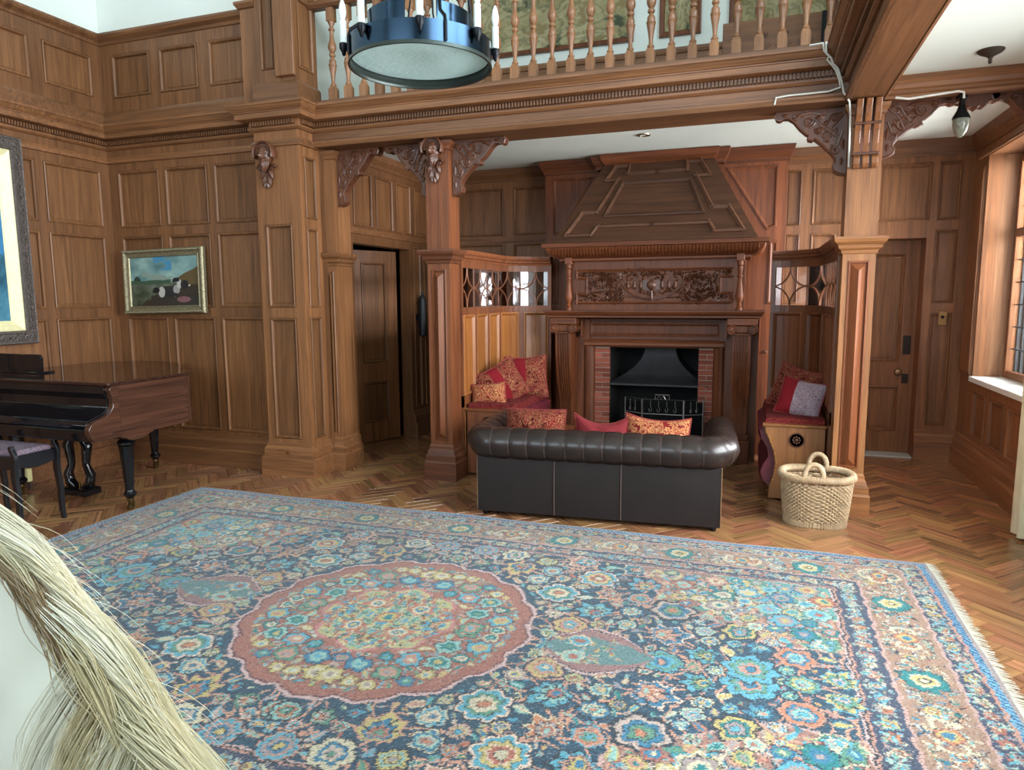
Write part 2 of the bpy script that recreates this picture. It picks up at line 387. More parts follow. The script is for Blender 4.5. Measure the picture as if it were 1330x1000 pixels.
# upper stage standing on the cornice
up = thing('upper_pilaster', 'panelled oak pilaster standing on the cornice above the masked pier', 'pilaster', (-3.8, 5.15, 3.2))
holed_box('shaft', -3.98, 5.02, 3.12, -3.60, 5.32, 6.2, [(-3.93, 3.42, -3.81, 5.6)], [(5.06, 3.42, 5.27, 3.98)], up)
MB().moulding([(-3.98, 5.3), (-3.98, 5.02), (-3.60, 5.02), (-3.60, 5.32)], [(0, 3.12), (.03, 3.12), (.03, 3.29), (.012, 3.315), (0, 3.32)]).build('plinth', OAKX, up)
MB().box(-3.78, 4.985, 3.35, -3.595, 5.02, 6.2).build('front_strip', OAK, up, bevel=.006)
MB().box(-4.14, 5.04, 3.12, -3.985, 5.2, 3.93).build('return_block', OAK, up)
MB().moulding([(-4.14, 5.2), (-4.14, 5.04), (-3.985, 5.04)], [(0, 3.93), (.015, 3.935), (.035, 3.965), (.035, 3.985), (0, 3.99)]).build('return_cap', OAKX, up)
# ---- gallery beam, aisle beam, cross beam
def beam(name, b, mat): return struct(MB().box(*b).build(name, mat, bevel=.004))
beam('trim_5', (-3.59, 5.2, 2.815, .74, 5.56, 3.19), OAKX)
beam('trim_6', (.52, -4.8, 2.815, .74, 5.2, 3.17), OAKY)
EDGE = [(0, 2.812), (.016, 2.814), (.022, 2.83), (.014, 2.846), (.014, 2.862), (0, 2.868)]
trim('trim_7', [(-3.59, 5.0), (-3.59, 5.2), (.52, 5.2), (.52, -1)], EDGE)
trim('trim_8', [(.74, -1), (.74, 5.22)], [(0, 2.812), (.016, 2.814), (.02, 2.83), (.02, 2.88), (.04, 2.92), (.04, 2.93), (0, 2.93)], OAKY)
beam('trim_9', (.74, 5.22, 2.81, 1.84, 5.52, 2.93), OAKX)
trim('trim_10', [(.74, 5.22), (1.80, 5.22)], [(0, 2.80), (.012, 2.802), (.018, 2.815), (.010, 2.83), (.010, 2.845), (.025, 2.855), (.03, 2.88), (.05, 2.905), (.05, 2.93), (0, 2.93)])
# ---- passage wall with its doorway (left side of the passage)
panelled('wall_passage', (-3.55, 5.28, 0), R(90), 2.13, 2.93,
         [(.30, .33, .385, 1.385), (.30, 1.47, .385, 1.93), (.30, 2.215, .385, 2.735)] + [(a, 2.215, b, 2.735) for a, b in ((.45, .80), (.86, 1.21), (1.27, 1.60), (1.68, 2.05))] + [(1.63, .33, 1.80, 1.385), (1.63, 1.47, 1.80, 2.1), (1.88, .33, 2.06, 1.385), (1.88, 1.47, 2.06, 2.1)],
         [(.43, 0, 1.55, 2.06)], thick=.12)
trim('baseboard_passage', [(-3.55, 5.55), (-3.55, 5.70)], SKIRT, OAKY)
trim('baseboard_passage_far', [(-3.55, 6.84), (-3.55, 7.35)], SKIRT, OAKY)
trim('trim_11', [(-3.55, 5.56), (-3.55, 7.35), (-2.10, 7.35)], [(0, 2.80), (.012, 2.80), (.02, 2.83), (.05, 2.87), (.06, 2.93), (0, 2.93)])
trim('trim_12', [(-3.55, 5.56), (-3.55, 7.35), (-2.1, 7.35)], [(0, 2.145), (.012, 2.148), (.016, 2.175), (.012, 2.20), (0, 2.203)])
# dark lobby behind the doorway
struct(MB().box(-5.2, 5.2, 0, -5.1, 7.6, 2.6).build('wall_lobby', OAK)); struct(MB().box(-5.2, 7.4, 0, -3.6, 7.5, 2.6).build('wall_lobby_end', OAK))
struct(MB().box(-5.2, 5.2, 2.5, -3.62, 7.5, 2.6).build('ceiling_lobby', CEIL))
# lobby door, standing ajar
d2 = bpy.data.objects.new('door_2', None); COL.objects.link(d2); d2.location = (-3.68, 6.80, 0); d2.rotation_euler = (0, 0, R(24)); struct(d2)
def door_leaf(parent, Wd, H, panels, ymirror=False):
    """leaf in local x 0..Wd, face to -y"""
    us = sorted({0, Wd, *[q for p in panels for q in (p[0], p[2])]}); zs = sorted({.012, H, *[q for p in panels for q in (p[1], p[3])]})
    m = MB()
    for i in range(len(us)-1):
        for j in range(len(zs)-1):
            u, z = (us[i]+us[i+1])/2, (zs[j]+zs[j+1])/2
            if any(p[0] < u < p[2] and p[1] < z < p[3] for p in panels): continue
            m.add([(us[i],0,zs[j]),(us[i+1],0,zs[j]),(us[i+1],0,zs[j+1]),(us[i],0,zs[j+1])], [(0,1,2,3)])
    m.add([(0,0,.012),(Wd,0,.012),(Wd,0,H),(0,0,H),(0,.045,.012),(Wd,.045,.012),(Wd,.045,H),(0,.045,H)], [(0,1,5,4),(1,2,6,5),(2,3,7,6),(3,0,4,7),(7,6,5,4)])
    lf = m.build('leaf', OAK, parent, local=True)
    for p in panels:
        o = bpy.data.objects.new('panel', panel_mesh(p[2]-p[0], p[3]-p[1], .012)); COL.objects.link(o); o.parent = parent; o.location = (p[0], 0, p[1])
        if not o.data.materials: o.data.materials.append(OAKP)
    return lf
d2.location = (-3.70-1.05*math.sin(R(22)), 6.80-1.05*math.cos(R(22)), 0); d2.rotation_euler = (0, 0, R(90-22))
door_leaf(d2, 1.05, 2.04, [(.14, .22, .47, .66), (.58, .22, .91, .66), (.14, .86, .47, 1.92), (.58, .86, .91, 1.92)])
# ---- rear wall: dark stretch left of the chimney breast, lit stretch with the door on the right
BX = (-2.10, .24); YR = 7.35
panelled('wall_rear_left', (-3.55, YR, 0), 0, 1.45, 2.93, [(a+3.55, c, b+3.55, d) for a, b in ((-3.45, -2.65), (-2.54, -2.14)) for c, d in ROWS])
DW = (.76, 1.455)
pr = [(a, c, b, d) for a, b in ((.235, .38), (.47, .70)) for c, d in ROWS[:2]]+[(.235, 2.215, .38, 2.735), (.47, 2.215, .95, 2.735), (1.03, 2.215, 1.47, 2.735)]+[(1.525, c, 1.70, d) for c, d in ROWS]
panelled('wall_rear_right', (.20, YR, 0), 0, 1.68, 2.93, [(a-.20, c, b-.20, d) for a, c, b, d in pr], [(DW[0]-.2, 0, DW[1]-.2, 2.065)], thick=.25)
trim('baseboard_rear', [(1.455, YR), (1.80, YR)], SKIRT); trim('baseboard_rear_middle', [(.24, YR), (.76, YR)], SKIRT); trim('baseboard_rear_left', [(-3.55, YR), (-2.1, YR)], SKIRT)
trim('trim_13', [(.24, YR), (1.80, YR), (1.80, 5.5)], [(0, 2.79), (.012, 2.79), (.02, 2.82), (.05, 2.86), (.065, 2.93), (0, 2.93)])
d1 = bpy.data.objects.new('door_1', None); COL.objects.link(d1); d1.location = (DW[0], 7.56, 0); struct(d1)
wd = DW[1]-DW[0]
door_leaf(d1, wd, 2.06, [(.10, .22, wd-.12, .67), (.10, .90, wd-.12, 1.94)])
MB().box(wd-.10, -.012, .98, wd-.035, 0, 1.16).build('lock_plate', plain('dark_iron_plate', (46, 40, 36), .5, .5), d1, local=True, bevel=.003)
MB().box(wd-.095, -.012, .70, wd-.04, 0, .79).build('key_plate', plain('dark_iron_key_plate', (46, 40, 36), .5, .5), d1, local=True, bevel=.003)
kb = MB().lathe([(.010, 0), (.010, .03), (.028, .036), (.035, .05), (.028, .066), (.004, .072)], (0, 0, 0), 14).build('knob', plain('dull_brass_knob', (120, 96, 66), .35, .8), d1, 40, local=True)
kb.location = (wd-.135, 0, .81); kb.rotation_euler = (R(90), 0, 0)
struct(MB().box(.6, 7.61, 0, 1.6, 7.66, 2.4).build('door_light_block', OAK))  # unseen backing added to stop outside light leaking past the door
struct(MB().box(DW[0], YR+.02, 0, DW[1], 7.62, .012).build('trim_14', plain('pale_door_sill', (176, 188, 186), .5)))
# ---- right wall with the bay window
XR = 1.80; WB = (5.34, 6.97)
pw = [(7.35-b, .33, 7.35-a, .72) for a, b in ((6.55, 6.90), (6.10, 6.47), (5.65, 6.02), (5.2, 5.57))]
panelled('wall_right', (XR, 7.35, 0), R(-90), 12.15, 2.93, pw, [(7.35-WB[1], .835, 7.35-WB[0], 2.70), (7.35-4.6, .835, 7.35-1.2, 2.70)], thick=.1, pmat=OAK)
trim('baseboard_right', [(XR, YR), (XR, 3.0)], SKIRT, OAKY)
trim('trim_15', [(XR, 7.28), (XR, WB[1]+.02)], [(0, .85), (.02, .85), (.03, .88), (.03, 2.6), (0, 2.65)], OAK) 
WF = 2.06
struct(MB().box(XR+.1, WB[1], .80, WF+.5, WB[1]+.12, 2.93).build('window_1_jamb', oak('pale_sheened_oak', (112, 78, 54), (156, 118, 88), 'z', rough=.22, scale=.7)))
struct(MB().box(XR+.1, WB[0]-.12, .0, WF+.3, WB[0], 2.93).build('window_1_jamb_near', OAK))
struct(MB().box(XR+.1, WB[0], 2.70, WF+.3, WB[1]+.1, 2.93).build('window_1_head', OAKY))
struct(MB().box(XR+.1, WB[0]-.1, 0, WF+.3, WB[1]+.1, .80).build('window_1_apron', OAKY))
struct(MB().box(XR-.03, WB[0], .80, WF+.3, WB[1]-.001, .845).build('window_1_sill', plain('pale_painted_sill', (206, 212, 206), .45), bevel=.006))
win = bpy.data.objects.new('window_1', None); COL.objects.link(win); win.location = (WF, 6.0, .835); struct(win); PM[win.name] = Matrix.Translation((WF, 6.0, .835))
n = 3; ws = (WB[1]-WB[0])/n
for i in range(n+1):
    y = WB[0]+i*ws; MB().box(WF-.04, y-.04, .835, WF+.05, y+.04, 2.70).build('mullion', OAK, win, bevel=.006)
for z in (.835, 2.02, 2.63): MB().box(WF-.03, WB[0], z, WF+.04, WB[1], z+.07).build('transom', OAKY, win, bevel=.006)
lead = plain('grey_window_lead', (60, 64, 66), .5, .6)
for i in range(n):
    for z0, z1 in ((.905, 2.02), (2.09, 2.63)):
        y0, y1 = WB[0]+i*ws+.04, WB[0]+(i+1)*ws-.04
        g = MB().box(WF, y0, z0, WF+.004, y1, z1).build('pane', CLEAR, win)
        m = MB()
        for kk in range(1, 4): yy = y0+(y1-y0)*kk/4; m.box(WF-.004, yy-.004, z0, WF+.008, yy+.004, z1)
        nz = int((z1-z0)/.16)
        for kk in range(1, nz): zz = z0+(z1-z0)*kk/nz; m.box(WF-.004, y0, zz-.004, WF+.008, y1, zz+.004)
        o = m.build('leading', lead, g, local=True); stuff(o)
# aisle window nearer the viewer and the hall's other windows, outside the frame
def far_window(name, b, axis):
    x0, y0, z0, x1, y1, z1 = b; m = MB(); 
    for t in range(5):
        f = t/4
        if axis == 'y': y = y0+(y1-y0)*f; m.box(x0, y-.04, z0, x1, y+.04, z1)
        else: x = x0+(x1-x0)*f; m.box(x-.04, y0, z0, x+.04, y1, z1)
    for f in (0, .5, 1): z = z0+(z1-z0)*f; m.box(x0, y0, z-.03, x1, y1, z+.03)
    struct(m.build(name, OAK))
far_window('window_2', (2.0, 1.2, .835, 2.08, 4.6, 2.70), 'y')
struct(MB().box(XR, -4.8, 3.17, XR+.1, -1.1, 6.3).build('wall_right_upper_near', PLAST)); struct(MB().box(XR, 4.3, 3.17, XR+.1, 7.5, 6.3).build('wall_right_upper_far', PLAST))
struct(MB().box(XR, -1.1, 3.17, XR+.1, 4.3, 3.7).build('wall_right_upper_low', PLAST)); struct(MB().box(XR, -1.1, 5.7, XR+.1, 4.3, 6.3).build('wall_right_upper_top', PLAST))
far_window('window_3', (XR+.02, -1.1, 3.7, XR+.08, 4.3, 5.7), 'y')
struct(MB().box(-5.9, -4.9, 0, -5.0, -4.8, 6.3).build('wall_front_left', OAK)); struct(MB().box(.6, -4.9, 0, 3.0, -4.8, 6.3).build('wall_front_right', OAK))
struct(MB().box(-5.0, -4.9, 0, .6, -4.8, 1.2).build('wall_front_below', OAK)); struct(MB().box(-5.0, -4.9, 5.3, .6, -4.8, 6.3).build('wall_front_above', PLAST))
far_window('window_4', (-5.0, -4.88, 1.2, .6, -4.8, 5.3), 'x')
# ---- gallery walls above
struct(MB().box(-3.72, 7.4, 3.98, 1.9, 7.48, 6.3).build('wall_gallery', PLAST)); struct(MB().box(-3.72, 7.38, 3.17, 1.9, 7.48, 3.98).build('wall_gallery_wainscot', OAKX))
struct(MB().box(-3.75, 5.32, 3.17, -3.66, 7.5, 6.3).build('wall_gallery_left', PLAST))
trim('trim_16', [(-3.66, 7.38), (1.8, 7.38)], [(0, 3.93), (.02, 3.935), (.03, 3.96), (.03, 3.985), (0, 3.99)])
# ------------------------------------------------------------ columns, brackets, carved masks
def ridge_mesh(w, h):
    """a sunk frame holding a field that rises to a mitred ridge"""
    key = ('ridge', round(w, 3), round(h, 3))
    if key in PANEL_MESH: return PANEL_MESH[key]
    m = MB(); prof = [(0, 0), (.004, .006), (.011, .007), (.016, -.010), (.020, -.010)]
    m.rings([[(i, -d, i), (w-i, -d, i), (w-i, -d, h-i), (i, -d, h-i)] for i, d in prof], True, (False, False))
    i, d = .020, -.010; c = w/2; r = .026
    m.add([(i,-d,i),(w-i,-d,i),(w-i,-d,h-i),(i,-d,h-i),(c,-r,c),(c,-r,h-c)], [(0,1,4),(1,2,5,4),(2,3,5),(3,0,4,5)])
    me = m.mesh('ridge_panel_mesh'); PANEL_MESH[key] = me; return me
def put_panel(me, parent, loc, rz=0, mat=None, name='panel'):
    o = bpy.data.objects.new(name, me); COL.objects.link(o); o.parent = parent
    o.matrix_parent_inverse = PM[parent.name].inverted(); o.location = loc; o.rotation_euler = (0, 0, rz)
    if not o.data.materials: o.data.materials.append(mat or OAKP)
    return o
BASEP = [(0, 0), (.045, 0), (.045, .15), (.036, .165), (.036, .21), (.026, .222), (.018, .255), (.008, .27), (.008, .29), (0, .305)]
CAPP = [(0, 1.825), (.008, 1.83), (.012, 1.85), (.03, 1.865), (.034, 1.885), (.055, 1.905), (.062, 1.925), (.062, 1.94), (0, 1.945)]
NECK = [(0, 2.73), (.012, 2.735), (.016, 2.755), (.03, 2.775), (.034, 2.80), (0, 2.805)]
def column(label, x0, x1, y0, y1, both=True, mat=OAKR, matx=OAKRX, left=True):
    t = thing('oak_column', label, 'column', ((x0+x1)/2, (y0+y1)/2, 0))
    z0, z1 = .31, 1.83
    fw = (x1-x0); pw = fw-.07
    m = MB()
    # lower shaft with an opening for each ridge panel
    a, b, c, d = x0+.035, x1-.035, z0+.03, z1-.05
    for (p, q, r, s) in ((x0, 0, a, 2.81), (b, 0, x1, 2.81), (a, 0, b, c), (a, d, b, 2.81)): m.add([(p,y0,q),(r,y0,q),(r,y0,s),(p,y0,s)], [(0,1,2,3)])
    m.add([(x0,y0,0),(x0,y1,0),(x0,y1,2.81),(x0,y0,2.81),(x1,y0,0),(x1,y1,0),(x1,y1,2.81),(x1,y0,2.81)], [(0,3,2,1),(4,5,6,7),(1,2,6,5)])
    m.build('shaft', mat, t)
    put_panel(ridge_mesh(b-a, d-c), t, (a, y0, c), mat=mat, name='ridge_panel')
    P = [(x0, y1), (x0, y0), (x1, y0), (x1, y1)]
    if not left: P = P[1:]
    for nm, pr in (('plinth', BASEP), ('cap', CAPP), ('neck_moulding', NECK)): MB().moulding(P, pr).build(nm, matx, t)
    return t
col_c = column('red-brown oak column left of the sofa, carved bearded mask at its head', -2.585, -2.38, 5.29, 5.50)
GOLD = oak('golden_column_oak', (104, 64, 34), (164, 110, 64), 'z'); GOLDX = oak('golden_column_oak_along_x', (104, 64, 34), (164, 110, 64), 'x')
col_r = column('oak column beside the wicker basket, ribbed console at its head', .55, .755, 5.29, 5.50, mat=GOLD, matx=GOLDX)
col_h = column('oak half column set against the pier beside the dark passage', -3.585, -3.47, 5.31, 5.55, mat=OAK, matx=OAKX, left=False)

def spiral(cx, cz, r, turns, a0, sgn, y, n=22, tail=()):
    """points of a scroll on an upright plane, running from the outside in"""
    pts = list(tail)
    for i in range(n+1):
        f = i/n; a = a0+sgn*turns*2*PI*f; rr = r*(1-.86*f)
        pts.append((cx+rr*math.cos(a), y, cz+rr*math.sin(a)))
    return pts
def leaf(m, x, z, ang, L_, W_, y, h=.008):
    """small raised leaf with a spine, lying on an upright plane"""
    c, s = math.cos(ang), math.sin(ang)
    def P(u, v, d): return (x+u*c-v*s, y-d, z+u*s+v*c)
    m.add([P(0,0,0), P(L_*.35,W_/2,.001), P(L_*.7,W_*.38,.001), P(L_,0,.002), P(L_*.7,-W_*.38,.001), P(L_*.35,-W_/2,.001), P(L_*.4,0,h), P(L_*.75,0,h*.8)],
          [(0,6,1),(1,6,7,2),(2,7,3),(0,5,6),(5,4,7,6),(4,3,7)])
BR = [(0,0),(.41,0),(.412,-.02),(.402,-.052),(.378,-.060),(.360,-.046),(.332,-.048),(.302,-.072),(.268,-.122),(.232,-.160),(.212,-.172),(.222,-.198),(.192,-.210),(.182,-.198),(.140,-.238),(.094,-.290),(.066,-.332),(.060,-.362),(.074,-.384),(.068,-.418),(.040,-.440),(0,-.45)]
def bracket(label, x, z, y, sgn, sx=1.0, sz=1.0, thick=.10, mat=CARVE, cut=None):
    t = thing('carved_bracket', label, 'bracket', (x, y, z-.2))
    out = [(x+sgn*a*sx, z+b*sz) for a, b in BR]
    MB().prism(out, y, y+thick).build('plate', mat, t, bevel=.004)
    m = MB(); m.tube([(p[0], y+.004, p[1]) for p in out[2:]], .009, 6); m.build('edge_roll', mat, t, 40)
    S = lambda a, b, r, tn, a0, sg, tail=(): spiral(x+sgn*a*sx, z+b*sz, r, tn, a0 if sgn > 0 else PI-a0, sg*sgn, y-.002, tail=[(x+sgn*p*sx, y-.002, z+q*sz) for p, q in tail])
    m = MB()
    for (a, b, r, tn, a0, sg, tail) in ((.215,-.085,.040,1.6,PI*.9,1,[(.05,-.20),(.10,-.15),(.15,-.11)]), (.115,-.185,.042,1.6,PI*1.6,-1,[(.03,-.05),(.06,-.09),(.09,-.13)]),
                                        (.295,-.045,.022,1.4,PI,1,[(.15,-.04),(.20,-.025),(.25,-.03)]), (.060,-.285,.028,1.4,PI*.5,-1,[(.03,-.16),(.045,-.21),(.055,-.25)]),
                                        (.075,-.075,.032,1.4,0,1,[(.16,-.16),(.13,-.13)]), (.155,-.150,.022,1.3,PI*.2,1,[])):
        pts = S(a, b, r, tn, a0, sg, tail); n = len(pts)
        m.tube(pts, [.0085*(1-.55*i/n)+.001 for i in range(n)], 5)
    for (a, b, an, l, w_) in ((.03,-.03,-40,.09,.04), (.06,-.13,-70,.08,.035), (.12,-.05,-10,.08,.035), (.19,-.13,-130,.06,.03), (.09,-.24,-110,.07,.03), (.24,-.05,20,.06,.025), (.03,-.20,-95,.09,.03), (.33,-.03,0,.05,.022), (.03,-.33,-90,.06,.025), (.14,-.11,150,.05,.03)):
        an = R(an); an = an if sgn > 0 else PI-an
        leaf(m, x+sgn*a*sx, z+b*sz, an, l, w_, y-.001, .011)
    stuff(m.build('scroll_carving', mat, t, 50))
    return t
BY = 5.36
bracket('carved scroll bracket on the half column beside the passage', -3.47, 2.815, BY, 1, 1.0, 1.05)
bracket('carved scroll bracket left of the bearded mask on the column', -2.585, 2.815, BY, -1, .98, 1.0)
bracket('carved scroll bracket right of the bearded mask on the column', -2.38, 2.815, BY, 1, 1.12, .98)
bracket('carved scroll bracket under the beam, left of the ribbed console', .55, 2.815, BY, -1, 1.14, 1.0)
bracket('carved scroll bracket right of the ribbed console, towards the pendant lamp', .755, 2.815, 5.34, 1, 1.05, .80)
bracket('carved scroll bracket on the window wall right of the pendant lamp', 1.80, 2.815, 5.34, -1, 1.05, .80)
MB().prism([(1.16,2.815),(1.42,2.815),(1.41,2.78),(1.36,2.765),(1.335,2.735),(1.305,2.745),(1.29,2.725),(1.27,2.745),(1.24,2.735),(1.215,2.765),(1.17,2.78)], 5.34, 5.44).build('arch_pendant', CARVE, bevel=.004)
tag(bpy.data.objects['arch_pendant'], 'small carved drop in the middle of the arch above the pendant lamp', 'carving')

def mask(label, x, y, z, hs=1.0, yaw=0):
    """a bearded face under a hood, its leaf tail tapering downwards"""
    t = thing('carved_mask', label, 'carving', (x, y, z), yaw)
    # head: one surface shaped by bumps
    nu, nv = 40, 34; rg = []
    def bump(a, b, a0, b0, sa, sb): return math.exp(-((a-a0)/sa)**2-((b-b0)/sb)**2)
    for j in range(nv+1):
        v = -1+2*j/nv; row = []
        v_ = max(-.999, min(.999, v)); rr = math.sqrt(1-v_*v_)
        for i in range(nu):
            a = 2*PI*i/nu-PI/2; ca, sa_ = math.cos(a), math.sin(a)
            f = 1.0; ux = ca*rr; front = max(0, -sa_)
            px, pz = .060*ux, .082*v_+.01
            d = .055*rr*(-sa_)
            if front > 0:
                e = 0
                e += .024*bump(px, pz, 0, -.002, .011, .016)+.013*bump(px, pz, 0, .014, .008, .02)          # nose
                e += .010*bump(abs(px), pz, .022, .036, .018, .008)                                              # brow
                e -= .012*bump(abs(px), pz, .022, .020, .010, .008)                                              # eye sockets
                e += .006*bump(abs(px), pz, .022, .019, .006, .005)                                              # eyes
                e += .010*bump(abs(px), pz, .030, -.004, .014, .014)                                             # cheeks
                e -= .008*bump(px, pz, 0, -.027, .016, .004); e += .008*bump(px, pz, 0, -.020, .02, .004)+.006*bump(px, pz, 0, -.034, .014, .004)
                e += .014*bump(px, pz, 0, -.055, .03, .02)+.004*math.sin(px*500)*bump(px, pz, 0, -.055, .04, .02)
                d += e*front
            row.append((px*hs, -(d*hs)-.03, pz*hs))
        rg.append(row)
    MB().rings(rg).build('face', CARVE, t, 60, local=True)
    m = MB()
    for k in range(13):   # curling hair
        a = PI*(k/12); cx, cz = .062*math.cos(a)*hs, (.028+.066*math.sin(a))*hs
        m.tube(spiral(cx, cz, .017*hs, 1.2, a, 1, -.05*hs, 12), .006, 5)
    for k in range(9):   # beard locks
        px = (-.044+.011*k)*hs; m.tube([(px, -.070*hs+abs(px)*.5, -.045*hs), (px*.95+.004, -.078*hs+abs(px)*.5, -.070*hs), (px*.7, -.07*hs+abs(px)*.4, -.095*hs-.01*(k % 2)), (px*.4, -.055*hs, -.115*hs-.012*(k % 2))], [.009, .010, .008, .003], 6)
    stuff(m.build('hair_and_beard', CARVE, t, 50, local=True))
    # hood behind the head: a half shell
    rg = []
    for k in range(17):
        a = -.35+(PI+.7)*k/16; c, s = math.cos(a), math.sin(a)
        rg.append([(c*.082*hs, -.002, (.02+s*.088)*hs), (c*.096*hs, -.010, (.02+s*.102)*hs), (c*.102*hs, -.062, (.022+s*.104)*hs), (c*.094*hs, -.078, (.022+s*.096)*hs), (c*.082*hs, -.07, (.022+s*.085)*hs)])
    MB().rings(rg, True).build('hood', CARVE, t, 50, local=True)
    m = MB()
    for s in (-1, 1):
        for (a, b, r, tn, a0) in ((.045,-.125,.026,1.4,.6), (.030,-.180,.022,1.3,.2), (.062,-.085,.022,1.2,1.0)):
            m.tube(spiral(s*a*hs, b*hs, r*hs, tn, a0 if s > 0 else PI-a0, s, -.02), .0075, 5)
        for (a, b, an, l, w_) in ((.02,-.10,-60,.09,.05), (.015,-.15,-75,.09,.05), (.05,-.06,-30,.06,.04), (.01,-.20,-85,.06,.035)):
            leaf(m, s*a*hs, b*hs, R(an) if s > 0 else PI-R(an), l*hs, w_*hs, -.02, .02)
    m.prism([(-.06*hs,-.06*hs),(.06*hs,-.06*hs),(.055*hs,-.13*hs),(.035*hs,-.20*hs),(0,-.25*hs),(-.035*hs,-.20*hs),(-.055*hs,-.13*hs)], -.022, 0)
    stuff(m.build('leaf_drop', CARVE, t, 50, local=True))
    return t
mask('carved bearded mask with a hood, on the corner pier left of the passage', -3.90, 4.998, 2.72, 1.0)
mask('carved bearded mask between two scroll brackets on the column left of the sofa', -2.50, 5.288, 2.715, .95)

# ribbed console on the right column
cs = thing('ribbed_console', 'tall ribbed timber console at the head of the column beside the pendant lamp', 'console', (.65, 5.25, 2.4))
prof = [(5.29, 2.385), (5.238, 2.388), (5.222, 2.41), (5.222, 2.45), (5.245, 2.475), (5.25, 2.54), (5.235, 2.62), (5.205, 2.68), (5.185, 2.72), (5.18, 2.76), (5.16, 2.81), (5.29, 2.81)]
for k in range(3):
    x0 = .575+.055*k; MB().prism([(y, z) for y, z in prof], x0, x0+.040, 'x').build('rib', oak('golden_console_oak', (98, 58, 32), (146, 94, 56), 'z', rough=.3) if k == 0 else bpy.data.materials['golden_console_oak'], cs, bevel=.006, seg=2)
for z_, y_ in ((2.655, 5.205), (2.465, 5.225)): MB().box(.570, y_, z_, .730, 5.29, z_+.018).build('cross_band', CARVE, cs, bevel=.003)
MB().box(.58, 5.25, 2.39, .72, 5.29, 2.80).build('backing', CARVE, cs)

# ------------------------------------------------------------ gallery balustrade
bal = thing('gallery_balustrade', 'turned oak balustrade along the gallery edge above the beam', 'balustrade', (-1.5, 5.29, 3.2))
LB = [(.028*1.35, 0), (.028*1.35, .0)]
def baluster_mesh():
    m = MB(); b = .031
    m.rings([[(-b,-b,0),(b,-b,0),(b,b,0),(-b,b,0)], [(-b,-b,.095),(b,-b,.095),(b,b,.095),(-b,b,.095)], [(-.017,-.017,.125),(.017,-.017,.125),(.017,.017,.125),(-.017,.017,.125)]])
    pr = [(.016,.118),(.020,.124),(.021,.132),(.014,.142),(.012,.155),(.0125,.175),(.017,.22),(.024,.262),(.026,.285),(.028,.288),(.028,.296),(.023,.30),(.024,.315),(.022,.33),(.013,.345),(.012,.352),(.020,.36),(.022,.37),(.019,.38),(.013,.388),(.018,.396),(.027,.42),(.028,.44),(.023,.465),(.015,.50),(.0125,.54),(.015,.56),(.021,.566),(.021,.576),(.014,.585),(.013,.60),(.022,.62),(.024,.635)]
    pr = [(r*1.22, z) for r, z in pr]
    m.lathe(pr, (0,0,0), 14)
    m.box(-b, -b, .635, b, b, .74)
    return m.mesh('baluster_mesh', 40)
bme = baluster_mesh(); bme.materials.append(BALU)
for k in range(-14, 13):
    o = bpy.data.objects.new('baluster', bme); COL.objects.link(o); o.parent = bal; o.matrix_parent_inverse = PM[bal.name].inverted(); o.location = (-1.36+.1465*k, 5.27, 3.19)
MB().moulding([(-3.62, 5.25), (.40, 5.25)], [(-.06, 3.935), (.02, 3.935), (.035, 3.95), (.035, 3.975), (.02, 3.995), (-.03, 4.01), (-.06, 4.0)]).build('handrail', OAKX, bal)
MB().box(.455, 5.21, 3.2, .565, 5.32, 4.2).build('newel_post', OAKR, bal, bevel=.006)
ch = thing('carved_bench', 'plank bench back with chip-carved tulips behind the balusters at the gallery corner', 'bench', (.07, 6.0, 3.17))
MB().box(-.32, 6.0, 3.17, .47, 6.04, 3.67).build('back_board', OAKX, ch, bevel=.004)
MB().box(-.32, 6.04, 3.42, .47, 6.45, 3.46).build('seat', OAKRX, ch)
for x in (-.30, .42): MB().box(x, 6.04, 3.17, x+.04, 6.45, 3.42).build('leg', OAKR, ch)
m = MB()
for x in (-.02, .13, .28):
    m.tube([(x, 5.999, 3.42), (x+.01, 5.999, 3.52)], .004, 4)
    for an in (60, 90, 120): leaf(m, x+.01, 3.52, R(an), .05, .02, 5.999, .006)
    for s in (-1, 1):
        for q in range(3): m.tube([(x+s*.012*q, 5.999, 3.42), (x+s*(.02+.015*q), 5.999, 3.46), (x+s*(.025+.02*q), 5.999, 3.50-.01*q)], .003, 4)
stuff(m.build('tulip_carving', plain('dark_carved_lines', (84, 56, 40), .5), ch))
MB().box(.395, 5.96, 3.42, .425, 5.998, 3.66).build('iron_strap', BLACK, ch)
bk_ = thing('newel_bracket', 'plain oak post at the gallery corner behind the aisle beam', 'post', (.56, 5.6, 3.2)); MB().box(.50, 5.56, 3.17, .62, 5.68, 4.6).build('shaft', OAKR, bk_, bevel=.006)

